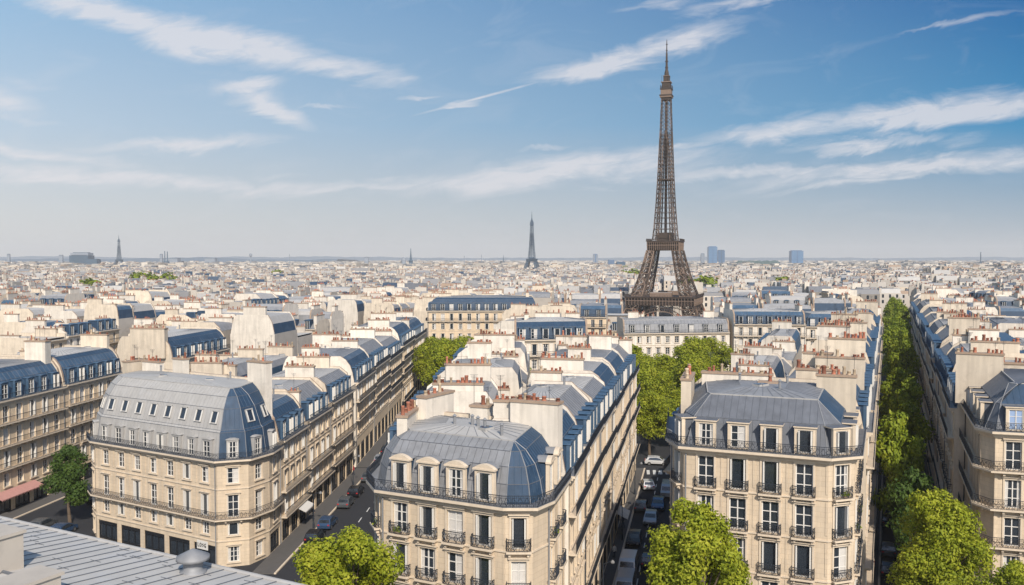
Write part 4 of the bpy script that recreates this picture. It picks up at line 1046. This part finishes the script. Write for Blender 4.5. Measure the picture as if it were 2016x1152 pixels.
def small_tower(x, y, s, sw, rz, label):
    t2 = dup(tw, (x, y, 0), rz, (sw, sw, s), label)
    for c in t2.children:
        c.data = STM.setdefault(c.data.name, recol(c.data))
    return t2
STM = {}
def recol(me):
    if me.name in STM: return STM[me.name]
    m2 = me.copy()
    for i in range(len(m2.materials)): m2.materials[i] = MAT['hazed_iron']
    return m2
small_tower(22.3*1.4, 1400, .80, 1.02, R(-12), 'small blue-grey lattice tower on the skyline at the centre')
small_tower(-.4427*2500, 2500, .76, 1.15, R(10), 'tiny dark blue lattice tower on the skyline at far left')

# ================================================================== SKYLINE
def sky_block(px, wpx, ytop, D, name, label, cat, parts, dz=0):
    x = (px-1008)/FPX*D; w = wpx/FPX*D; h = 36+(510-ytop)*D/FPX
    t = thing(name, (x, D, 0), label, cat); parts(t, w, h); return t
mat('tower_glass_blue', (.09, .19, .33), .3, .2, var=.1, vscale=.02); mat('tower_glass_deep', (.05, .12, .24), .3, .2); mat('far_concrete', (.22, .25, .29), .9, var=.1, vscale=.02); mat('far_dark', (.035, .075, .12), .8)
def hi_rise(k1, k2, split=.0, steps=14):
    def f(t, w, h):
        b = MB(); b.box(I3, -w/2, w/2, -w*.35, w*.35, 0, h*.97, k1); b.box(I3, -w*.4, w*.4, -w*.3, w*.3, h*.97, h, k2); b.build('tower_body', t)
        g = MB()
        for i in range(steps):
            z = h*.94*(i+1)/steps; g.box(I3, -w/2-.3, w/2+.3, -w*.35-.3, w*.35+.3, z-h*.006, z+h*.006, k2)
        if split: g.box(I3, -split-.4, split+.4, -w*.35-.8, w*.35+.8, 0, h*.97, k2)
        g.build('floor_bands', t)
    return f
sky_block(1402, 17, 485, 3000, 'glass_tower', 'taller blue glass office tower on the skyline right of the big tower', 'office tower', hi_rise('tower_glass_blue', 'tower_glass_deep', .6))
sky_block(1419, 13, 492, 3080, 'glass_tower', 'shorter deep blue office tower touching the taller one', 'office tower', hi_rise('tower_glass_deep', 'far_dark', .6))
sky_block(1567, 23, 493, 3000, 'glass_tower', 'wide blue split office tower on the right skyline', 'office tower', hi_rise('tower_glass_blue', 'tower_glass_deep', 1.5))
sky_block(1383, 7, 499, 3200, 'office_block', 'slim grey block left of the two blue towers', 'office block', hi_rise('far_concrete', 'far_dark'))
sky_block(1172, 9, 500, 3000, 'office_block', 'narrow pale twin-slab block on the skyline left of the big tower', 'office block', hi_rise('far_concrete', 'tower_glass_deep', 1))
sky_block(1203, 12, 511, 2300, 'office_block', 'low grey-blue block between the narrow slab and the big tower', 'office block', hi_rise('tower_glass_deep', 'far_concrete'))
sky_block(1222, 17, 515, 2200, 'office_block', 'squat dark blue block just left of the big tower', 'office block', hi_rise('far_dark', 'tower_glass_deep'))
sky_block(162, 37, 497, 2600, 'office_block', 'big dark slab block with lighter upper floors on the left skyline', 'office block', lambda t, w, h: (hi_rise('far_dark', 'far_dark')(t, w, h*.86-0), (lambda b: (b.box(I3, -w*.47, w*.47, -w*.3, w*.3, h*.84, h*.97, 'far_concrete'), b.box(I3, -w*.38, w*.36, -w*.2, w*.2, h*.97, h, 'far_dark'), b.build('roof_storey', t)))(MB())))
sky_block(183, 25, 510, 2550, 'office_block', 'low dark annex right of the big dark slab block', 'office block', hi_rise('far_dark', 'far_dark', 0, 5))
def spire(k, tip=.75):
    def f(t, w, h):
        b = MB(); b.lathe([(w*.5, 0), (w*.46, h*.45), (w*.3, h*.5), (w*.22, h*tip), (w*.05, h)], k, 8); b.build('tower_body', t); c = MB(); c.lathe([(w*.62, h*.44), (w*.62, h*.46), (w*.3, h*.49)], k, 8); c.build('gallery', t)
    return f
sky_block(325, 4, 494, 2800, 'thin_tower', 'taller of two thin chimneys on the left skyline', 'chimney', spire('far_dark', .98))
sky_block(330, 4, 495, 2850, 'thin_tower', 'shorter of two thin chimneys on the left skyline', 'chimney', spire('far_dark', .98))
sky_block(318, 5, 500, 2900, 'office_block', 'small block left of the two thin chimneys', 'office block', hi_rise('far_concrete', 'far_dark', 0, 4))
sky_block(340, 26, 508, 2900, 'office_block', 'long low block right of the two thin chimneys', 'office block', hi_rise('far_concrete', 'far_dark', 0, 3))
sky_block(494, 5, 499, 2600, 'water_tower', 'slender round-headed tower on the skyline left of centre', 'water tower', lambda t, w, h: (lambda b: (b.lathe([(w*.35, 0), (w*.25, h*.8), (w*.6, h*.86), (w*.6, h*.96), (w*.2, h)], 'far_concrete', 10), b.build('tower_body', t)))(MB()))
sky_block(570, 2, 500, 2600, 'thin_tower', 'thin pale mast on the skyline left of centre', 'mast', spire('far_concrete', .95))
sky_block(809, 8, 489, 2600, 'church', 'pointed church spire on the skyline left of the small middle tower', 'church', spire('far_dark', .6))
sky_block(795, 9, 506, 2650, 'church_dome', 'small domed church beside the pointed spire', 'church', lambda t, w, h: (lambda b: (b.lathe([(w*.5, 0), (w*.5, h*.8), (w*.4, h*.9), (w*.1, h)], 'far_concrete', 10), b.build('tower_body', t)))(MB()))
sky_block(914, 2.5, 503, 2600, 'thin_tower', 'thin mast on the skyline left of the small middle tower', 'mast', spire('far_concrete', .95))
sky_block(948, 5, 501, 2700, 'church', 'small pale steeple left of the small middle tower', 'church', spire('far_concrete', .6))
sky_block(991, 4, 502, 2700, 'church', 'tiny dark steeple closest to the small middle tower', 'church', spire('far_dark', .6))
sky_block(1930, 3.5, 496, 2500, 'thin_tower', 'lone thin chimney on the far right skyline', 'chimney', spire('far_dark', .97))
sky_block(722, 7, 506, 2800, 'office_block', 'small grey block on the skyline above the left street', 'office block', hi_rise('far_concrete', 'far_dark', 0, 3))
sky_block(18, 5, 500, 2800, 'office_block', 'small block at the far left end of the skyline', 'office block', hi_rise('far_concrete', 'far_dark', 0, 3))
sky_block(121, 7, 502, 3000, 'office_block', 'small block left of the big dark slab block', 'office block', hi_rise('far_concrete', 'far_dark', 0, 3))
sky_block(416, 20, 508, 3300, 'office_block', 'long low block on the skyline between the left tower and the round-headed tower', 'office block', hi_rise('far_concrete', 'far_dark', 0, 3))
def hills(name, x0, x1, y, zf, k, n=160):
    b = MB(); pr = None
    for i in range(n+1):
        x = x0+(x1-x0)*i/n; z = zf(i/n); p = ((x, y-260, 0), (x, y, z), (x, y+500, z*.9), (x, y+1200, 0))
        if pr:
            for q in range(3): b.poly([pr[q], p[q], p[q+1], pr[q+1]], k)
        pr = p
    o = b.build(name, smooth=True); return struct(o)
nz = lambda t, s: sin(t*s)*.5+sin(t*s*2.3+1)*.3+sin(t*s*5.1+2)*.2
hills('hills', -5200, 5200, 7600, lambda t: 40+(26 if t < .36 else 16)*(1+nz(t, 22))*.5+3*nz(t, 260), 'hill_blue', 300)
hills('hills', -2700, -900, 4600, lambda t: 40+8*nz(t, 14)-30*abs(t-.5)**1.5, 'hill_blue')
def wooded():
    b = MB(); n = 40; D = 2600
    x0, x1 = (1440-1008)/FPX*D, (1548-1008)/FPX*D; pr = None
    for i in range(n+1):
        t = i/n; x = x0+(x1-x0)*t; e = min(1, t*7, (1-t)*9); z = 8+23*e+1.3*nz(t, 40)
        p = ((x, D-60, 6), (x, D-20, z*.75), (x, D+20, z), (x, D+120, 6))
        if pr:
            for q in range(3): b.poly([pr[q], p[q], p[q+1], pr[q+1]], 'hill_green')
        pr = p
    return struct(b.build('wooded_hill', smooth=True))
wooded()

# ================================================================== FOREGROUND ZINC ROOF (the building we look from)
def foreground():
    root = thing('zinc_roofed_building', (-20, 30, 0), 'grey zinc roof with raised seams and concrete parapets, bottom left foreground', 'building')
    ox, oy = -20, 30
    # far eave from A to B, running down to the right; ridge parallel, nearer
    A = Vector((-33.5, 45.9, 24.0)); B = Vector((-2.2, 29.1, 24.0)); d = (B-A).normalized(); nn = Vector((d.y, -d.x, 0))   # towards the camera
    C = A+nn*5.2+Vector((0, 0, .55)); Dd = B+nn*5.2+Vector((0, 0, .55))
    E_ = C+nn*9+Vector((0, 0, -.3)); F_ = Dd+nn*9+Vector((0, 0, -.3))
    L_ = lambda v: (v.x-ox, v.y-oy, v.z)
    b = MB(); b.poly([L_(A), L_(B), L_(Dd), L_(C)], 'pale_zinc'); b.poly([L_(C), L_(Dd), L_(F_), L_(E_)], 'pale_zinc')
    Ln = (B-A).length; m = int(Ln/.66)
    for i in range(1, m):
        s_ = d*(Ln*i/m); sh_ = d*0
        b.bar(L_(A+s_+Vector((0, 0, .03))), L_(C+s_+Vector((0, 0, .02))), .016, 'seam_metal', 4)
        if i % 1 == 0: b.bar(L_(C+s_+d*.3+Vector((0, 0, .03))), L_(E_+s_+d*.3+Vector((0, 0, .02))), .016, 'seam_metal', 4)
    b.bar(L_(A), L_(B), .11, 'light_zinc', 8); b.bar(L_(C+Vector((0, 0, .03))), L_(Dd+Vector((0, 0, .03))), .07, 'seam_metal', 6)
    rg_ = random.Random(9)
    for i in range(60):                       # lap joints and stains of solder
        s_ = rg_.uniform(.5, Ln-1); q = rg_.uniform(.3, 4.5); st_ = round(s_/.66)*.66; p = A+d*st_+nn*q+Vector((0, 0, .55*q/5.2+.012))
        b.bar(L_(p+d*.03), L_(p+d*.62), .013, 'seam_metal', 4)
    b.build('roof', root)
    w = MB(); w.poly([L_(A-Vector((0, 0, 24))), L_(B-Vector((0, 0, 24))), L_(B), L_(A)], 'limestone'); w.poly([L_(B-Vector((0, 0, 24))), L_(F_-Vector((0, 0, F_.z))), L_(F_), L_(Dd), L_(B)], 'party_plaster')
    w.build('wall', root)
    def block(name, px, D, s0, s1, q0, q1, z0, z1, k):
        o = A+d*s0; c = MB(); T = lambda s_, q, z: L_(A+d*s_+nn*q+Vector((0, 0, z)))
        c.box(T, s0, s1, q0, q1, z0, z1, k); c.box(T, s0-.08, s1+.08, q0-.08, q1+.08, z1+.003, z1+.12, 'grey_plaster'); return c.build(name, root)
    block('parapet', 0, 0, 22.4, 23.6, 5.6, 10, .3, 1.25, 'grey_plaster')
    block('chimney_stack', 0, 0, 16.2, 19.7, 4.4, 5.6, .2, 1.8, 'grey_plaster')
    # blue lead gutter between the parapets
    g = MB(); T = lambda s_, q, z: L_(A+d*s_+nn*q+Vector((0, 0, z)))
    g.box(T, 17.2, 22.3, 5.9, 8.2, .3, .62, 'blue_zinc'); g.box(T, 23.8, 24.6, 6.2, 9.5, .3, .58, 'blue_zinc'); g.build('gutter', root)
    v = MB()                                   # round roof vent near the right end
    c = A+d*24.8+nn*1.0; v.lathe([(.5, 0), (.5, .18), (.36, .22), (.36, .55), (.62, .6), (.62, .72), (.05, 1.0)], 'zinc', 14); o = v.build('roof_vent', root, L_(c), True)
    h = MB(); h.box(LOC, -.45, .45, -.3, .3, 0, .2, 'zinc'); h.box(LOC, -.38, .38, -.23, .23, .203, .25, 'sky_glass'); o = h.build('roof_hatch', root, L_(A+d*16.5+nn*6.2+Vector((0, 0, .55)))); o.rotation_euler = (0, 0, atan2(d.y, d.x))
foreground()

# ================================================================== VEHICLES, PEOPLE
def car_mesh(kind, paint):
    """returns dict of part meshes; x along the car (front +x), width 1.75"""
    prof = {'hatch': [(-2.0, .35), (-2.05, .75), (-1.85, .95), (-1.5, 1.42), (-.2, 1.48), (.55, 1.38), (1.15, .98), (1.85, .82), (2.05, .6), (2.0, .35)],
            'van': [(-2.4, .35), (-2.45, 1.0), (-2.35, 1.85), (-2.1, 1.95), (1.0, 1.95), (1.55, 1.75), (2.0, 1.15), (2.45, .95), (2.5, .35)]}[kind]
    W = .87 if kind == 'hatch' else .95; b = MB(); n = len(prof); tz = .9 if kind == 'hatch' else 1.1
    def wd(z): return W*(1 if z < tz else 1-.2*(z-tz)/(.6 if kind == 'hatch' else .85)*(.9 if kind == 'hatch' else .5))
    Lp = [(x, -wd(z), z) for x, z in prof]; Rp = [(x, wd(z), z) for x, z in prof]
    b.poly(Lp, paint); b.poly(Rp[::-1], paint)
    for i in range(n): b.poly([Lp[i], Rp[i], Rp[(i+1) % n], Lp[(i+1) % n]], paint)
    body = b.mesh('body')
    g = MB()
    def pane(i, f0, f1, out=.012):
        a, c = prof[i], prof[i+1]; dx, dz = c[0]-a[0], c[1]-a[1]; l = hypot(dx, dz); nx, nz_ = -dz/l, dx/l
        p = (a[0]+dx*f0+nx*out, a[1]+dz*f0+nz_*out); q = (a[0]+dx*f1+nx*out, a[1]+dz*f1+nz_*out)
        g.poly([(p[0], -wd(p[1])*.86, p[1]), (p[0], wd(p[1])*.86, p[1]), (q[0], wd(q[1])*.86, q[1]), (q[0], -wd(q[1])*.86, q[1])], 'glass')
    if kind == 'hatch': pane(5, .02, .98); pane(2, .12, .9)
    else: pane(5, .1, .95); pane(1, .45, .95)
    side = [(-1.45, .98), (-1.2, 1.34), (-.15, 1.4), (.5, 1.3), (.95, .98)] if kind == 'hatch' else [(.5, 1.15), (.5, 1.72), (1.2, 1.72), (1.75, 1.2)]
    for s in (-1, 1): g.poly([(x, s*(wd(z)+.012), z) for x, z in side][::s], 'glass')
    glass = g.mesh('window')
    w = MB()
    for j in range(1): pass
    w.v = []; N_ = 14; r = .32
    wb_ = MB()
    ring0 = [(r*cos(2*pi*i/N_), -.1, r*sin(2*pi*i/N_)) for i in range(N_)]; ring1 = [(x, .1, z) for x, _, z in ring0]
    for i in range(N_): wb_.poly([ring0[i], ring0[(i+1) % N_], ring1[(i+1) % N_], ring1[i]], 'rubber')
    wb_.poly(ring0, 'rubber'); wb_.poly(ring1[::-1], 'rubber')
    for s in (-1, 1): wb_.poly([(x*.6, s*.105, z*.6) for x, _, z in ring0], 'chrome')
    wheel = wb_.mesh('wheel')
    hl = MB(); hl.box(I3, -.03, .03, -.14, .14, -.06, .06, 'chrome'); hd = hl.mesh('headlight'); tl = MB(); tl.box(I3, -.03, .03, -.12, .12, -.08, .08, 'lamp_red'); td = tl.mesh('tail_light')
    return body, glass, wheel, hd, td, kind
for nme, c in (('car_white', (.6, .6, .6)), ('car_silver', (.30, .32, .35)), ('car_black', (.015, .017, .022)), ('car_blue', (.04, .08, .16)), ('car_grey', (.10, .11, .12))): mat(nme, c, .25, .3)
CARS = {(k, p): car_mesh(k, p) for k, p in (('van', 'car_white'), ('van', 'car_silver'), ('hatch', 'car_white'), ('hatch', 'car_silver'), ('hatch', 'car_black'), ('hatch', 'car_grey'), ('hatch', 'car_blue'))}
def car(k, p, x, y, a, label, group='vehicles in the streets'):
    body, glass, wheel, hd, td, kind = CARS[(k, p)]
    t = thing('parked_car' if k == 'hatch' else 'van', (x, y, .02), label, 'car' if k == 'hatch' else 'van', group, R(a))
    inst('body', body, t); inst('window', glass, t); wx = 1.25 if k == 'hatch' else 1.55; fx = 2.03 if k == 'hatch' else 2.48
    for sx in (-1, 1):
        for sy in (-1, 1): inst('wheel', wheel, t, (sx*wx, sy*.8, .32))
    for sy in (-1, 1): inst('headlight', hd, t, (fx, sy*.6, .62)); inst('tail_light', td, t, (-fx, sy*.66, .8))
SA = 77  # heading of the middle street
car('van', 'car_silver', R2(94.6)+2.9, 94.6, SA-180, 'long silver van nearest on the middle street kerb')
car('van', 'car_white', R2(100.8)+2.7, 100.8, SA-180, 'silver-white van parked just ahead of the nearest van')
car('hatch', 'car_black', R2(102)+5.2, 103.0, SA, 'black car beside the white van on the middle street')
car('hatch', 'car_grey', R2(126)+2.5, 126.0, SA, 'dark grey car parked halfway along the middle street')
car('hatch', 'car_silver', R2(120)+4.2, 120.0, SA-180, 'silver car driving towards us halfway along the middle street')
car('hatch', 'car_blue', R2(127)+4.9, 127.0, SA-180, 'dark blue car following the silver car')
car('hatch', 'car_white', R2(138)+2.7, 138, SA+12, 'white car parked by the kerb below the square trees')
car('van', 'car_silver', R2(134)+6.0, 134, SA-180, 'pale delivery van with lit roof facing us near the crossing')
car('hatch', 'car_black', R2(111)+2.6, 111.0, SA-180, 'black car on the kerb lane of the middle street')
car('hatch', 'car_white', 25.3, 154.0, -10, 'white car beyond the crossing under the square trees')
car('hatch', 'car_grey', 29.3, 153.5, -10, 'grey car beyond the crossing, right of the white one')
car('hatch', 'car_silver', R2(90)+6.4, 90, SA, 'silver car half hidden by the round green tree')
for i, (y, p) in enumerate([(100, 'car_black'), (107, 'car_grey'), (119, 'car_black'), (133, 'car_silver'), (149, 'car_grey')]):
    car('hatch', p, R3(y)+2.4, y, 67, f'{ORD[i]} car from the front parked at the left of the avenue', 'cars parked along the avenue')
for i, (y, p) in enumerate([(112, 'car_black'), (118, 'car_blue'), (128, 'car_grey'), (134, 'car_black'), (143, 'car_grey')]):
    car('hatch', p, R1(y)+3.9, y, 86, f'{ORD[i]} car from the front parked in the shaded left street', 'cars parked in the left street')
for i, (x, y, p) in enumerate([(-63.5, 111.5, 'car_black'), (-62.6, 117, 'car_grey'), (-61.2, 130, 'car_black'), (-58.8, 114.8, 'car_blue')]):
    car('hatch', p, x, y, 84, ['black car under the left street awning', 'grey car beside the dark street tree trunk', 'black car behind the dark street tree', 'blue car at the left foot of the pale domed building'][i], 'cars near the dark tree')

for i, y in enumerate((156, 163, 171, 180, 191)):
    car('hatch', ['car_silver', 'car_black', 'car_white', 'car_grey', 'car_blue'][i], R1b(y)+3.6, y, 88, f'{["silver", "black", "white", "grey", "blue"][i]} car parked deep in the left street beyond the white gable', 'cars parked deep in the left street')
for i, y in enumerate((97, 108, 116, 127)):
    car('hatch', ['car_white', 'car_grey', 'car_black', 'car_silver'][i], L2(y)-3.0, y, 268, f'{["white", "grey", "black", "silver"][i]} car at the kerb behind the central corner block, left street', 'cars parked on the right kerb of the left street')

def person_mesh(cloth, legs, stride=.25):
    """one continuous skinned body, standing or walking"""
    J = [(0, 0, .95, .15), (0, 0, 1.15, .14), (0, 0, 1.38, .17), (0, 0, 1.5, .07), (0, .01, 1.62, .10), (0, 0, 1.74, .085)]
    me = bpy.data.meshes.new('body'); V = [j[:3] for j in J]; Rr = [j[3] for j in J]; Ed = [(i, i+1) for i in range(5)]
    for s in (-1, 1):
        b0 = len(V); f = s*stride
        V += [(s*.10, 0, .88), (s*.11, f*.5-.02, .5), (s*.11, f, .09), (s*.11, f-.14, .05)]; Rr += [.095, .06, .045, .04]
        Ed += [(0, b0), (b0, b0+1), (b0+1, b0+2), (b0+2, b0+3)]
        b0 = len(V); V += [(s*.20, 0, 1.40), (s*.25, f*-.2, 1.13), (s*.25, f*-.5-.05, .90), (s*.25, f*-.6-.08, .80)]; Rr += [.065, .045, .035, .032]
        Ed += [(2, b0), (b0, b0+1), (b0+1, b0+2), (b0+2, b0+3)]
    me.from_pydata(V, Ed, []); o = bpy.data.objects.new('body', me); col.objects.link(o)
    sk = o.modifiers.new('skin', 'SKIN'); sb = o.modifiers.new('sub', 'SUBSURF'); sb.levels = sb.render_levels = 1
    for i, r in enumerate(Rr): me.skin_vertices[0].data[i].radius = (r, r*.8, )
    me.skin_vertices[0].data[0].use_root = True
    dg = bpy.context.evaluated_depsgraph_get(); ev = o.evaluated_get(dg); m2 = bpy.data.meshes.new_from_object(ev)
    bpy.data.objects.remove(o)
    m2.materials.clear()
    for k in (cloth, legs, 'skin', 'hair'): m2.materials.append(MAT[k])
    for p in m2.polygons:
        z = p.center.z; p.material_index = 3 if z > 1.70 or (z > 1.6 and p.center.y > .05) else 2 if z > 1.5 or (abs(p.center.x) > .2 and z < .92 and z > .7) else 0 if z > .86 else 1
        p.use_smooth = True
    return m2
try:
    PM = {c: person_mesh(c, 'dark_cloth') for c in ('red_cloth', 'dark_cloth', 'curtain')}
    for x, y, c, lb in ((R2(91)+.7, 91, 'red_cloth', 'person in red standing on the pavement by the nearest van'), (-26.3, 146.0, 'red_cloth', 'person in red far down the shaded left street'), (R2(117)+.7, 117.0, 'dark_cloth', 'person in dark clothes walking on the middle street pavement'), (-27.4, 121.0, 'dark_cloth', 'person in dark clothes walking past the left street shops'),
                        (38.6, 94.5, 'dark_cloth', 'person in dark clothes on the avenue pavement'), (41.2, 100.2, 'red_cloth', 'person in a red top on the avenue near the tree row'), (R2(105)+.7, 105, 'curtain', 'person in pale clothes by the middle street doors'), (-61.5, 112.6, 'red_cloth', 'person in red beside the dark street tree')):
        t = inst('person', PM[c], None, (x, y, .15), rz=.3*x); tag(t, lb, 'person')
except Exception as e: print('person failed', e)

def street_lamp(x, y, label, rz=0):
    t = thing('street_lamp', (x, y, .15), label, 'street lamp', 'street lamps', rz)
    b = MB(); b.lathe([(.16, 0), (.14, .6), (.06, .9), (.045, 4.6)], 'iron', 8); b.bar((0, 0, 4.5), (.9, 0, 4.9), .035, 'iron', 6); b.build('pole', t)
    l = MB(); l.lathe([(.06, 4.6), (.22, 4.66), (.2, 4.8), (.05, 4.95)], 'zinc', 8, (.95, 0)); l.build('lamp_head', t)
for i, y in enumerate((117, 139, 165)): street_lamp(R1(y)+2.3, y, f'{ORD[i]} street lamp from the front on the left street pavement')
for i, y in enumerate((90, 112, 134)): street_lamp(R2(y)+1.0, y, f'{ORD[i]} street lamp from the front on the middle street pavement')
def awning(x, y, w, a, k, label):
    t = thing('shop_awning', (x, y, 0), label, 'awning', 'shop awnings', R(a))
    b = MB(); P0 = [(-w/2, 0, 3.3), (w/2, 0, 3.3), (w/2, -1.5, 2.6), (-w/2, -1.5, 2.6)]; b.poly(P0, k); b.poly([(p[0], p[1], p[2]-.04) for p in P0][::-1], k)
    n = int(w/.3)
    for i in range(n): b.poly([(-w/2+w*i/n, -1.5, 2.6), (-w/2+w*(i+1)/n, -1.5, 2.6), (-w/2+w*(i+.5)/n, -1.5, 2.35)], k)
    b.build('canopy', t); c = MB()
    for s in (-1, 1): c.bar((s*w*.48, -.02, 2.4), (s*w*.48, -1.45, 2.6), .025, 'iron', 4)
    c.build('arm', t)
awning(L0(126)+.1, 126, 9, 83, 'awning_pink', 'faded pink awning along the left facade foot')
awning(R2(115)+.1, 115, 4, 78, 'white_plaster', 'white awning farther along the middle street')
awning(R1(118)+.1, 118, 4, 86, 'sign_white', 'white awning over a shop in the left street')
def shop_sign():
    # white board with unreadable dark lettering on the shopfront of the pale domed building
    F = Fr((-53.6, 113.25), (-34.2, 102.0)); T = lambda s, o, z: F(s, o, z)
    t = thing('shop_sign', (*F(20.0, 0, 0)[:2], 0), 'white sign board with dark lettering above the black shopfront', 'sign'); ox, oy = F(20.0, 0, 0)[:2]
    T = lambda s, o, z: (F(s, o, z)[0]-ox, F(s, o, z)[1]-oy, z)
    b = MB(); b.box(T, 19.1, 20.9, .13, .22, 1.9, 2.9, 'sign_white'); b.build('board', t)
    c = MB()
    def st(s0, z0, s1, z1): c.bar(T(s0, .235, z0), T(s1, .235, z1), .045, 'shop_black', 4)
    st(19.3, 2.65, 19.3, 2.2); st(19.3, 2.2, 19.5, 2.2)                                             # L
    for a in range(8): st(19.75+.13*cos(a*pi/4), 2.42+.22*sin(a*pi/4), 19.75+.13*cos((a+1)*pi/4), 2.42+.22*sin((a+1)*pi/4))   # O
    st(20.25, 2.62, 20.05, 2.52); st(20.05, 2.52, 20.25, 2.35); st(20.25, 2.35, 20.05, 2.22)       # S
    for a in range(1, 8): st(20.55+.14*cos(a*pi/4), 2.42+.22*sin(a*pi/4), 20.55+.14*cos((a+1)*pi/4) if a < 7 else 20.55, 2.42+.22*sin((a+1)*pi/4) if a < 7 else 2.42)  # C
    c.build('lettering', t)
shop_sign()

def planter(bld, n):
    bs = [c for c in bld.children if c.name.startswith('balcony')]
    for bo in rp_.sample(bs, min(n, len(bs))):
        x0 = rp_.uniform(-.5, .2); b = MB(); b.box(LOC, x0, x0+.5, .2, .36, .02, .2, 'cap_stone'); g = b.build('planter', bo)
        for k in range(110):
            p = Vector((x0+rp_.uniform(-.05, .55), -.28+rp_.gauss(0, .08), .22+abs(rp_.gauss(0, .16)))); q = rp_.uniform(.04, .08); nn = Vector((rp_.gauss(0, 1), rp_.gauss(0, 1), rp_.gauss(0, 1)+.5)).normalized(); xx = nn.orthogonal().normalized(); yy = nn.cross(xx)
            b.poly([p-xx*q, p-yy*q, p+xx*q, p+yy*q], 'avenue_leaf')
        me = b.mesh('planter'); g.data = me
rp_ = random.Random(31)
for o in list(col.objects):
    if o.name in ('apartment_building.001', 'apartment_building.002'): planter(o, 6)
# ================================================================== HAZE
HAZE = True
if HAZE:
    b = MB(); b.box(I3, -9500, 9500, -70, 9600, -1, 175, 'iron'); o = b.build('haze'); o['kind'] = 'stuff'; o['label'] = 'pale blue haze over the far city'
    m = bpy.data.materials.new('haze'); m.use_nodes = True; nt = m.node_tree; nt.nodes.clear()
    vo = nt.nodes.new('ShaderNodeVolumePrincipled'); ou = nt.nodes.new('ShaderNodeOutputMaterial'); nt.links.new(vo.outputs[0], ou.inputs['Volume'])
    vo.inputs['Color'].default_value = (.99, .985, .975, 1); vo.inputs['Density'].default_value = .00011; vo.inputs['Anisotropy'].default_value = .0
    o.data.materials.clear(); o.data.materials.append(m)
print('objects', len(bpy.data.objects), 't', round(time.time()-T0, 1))
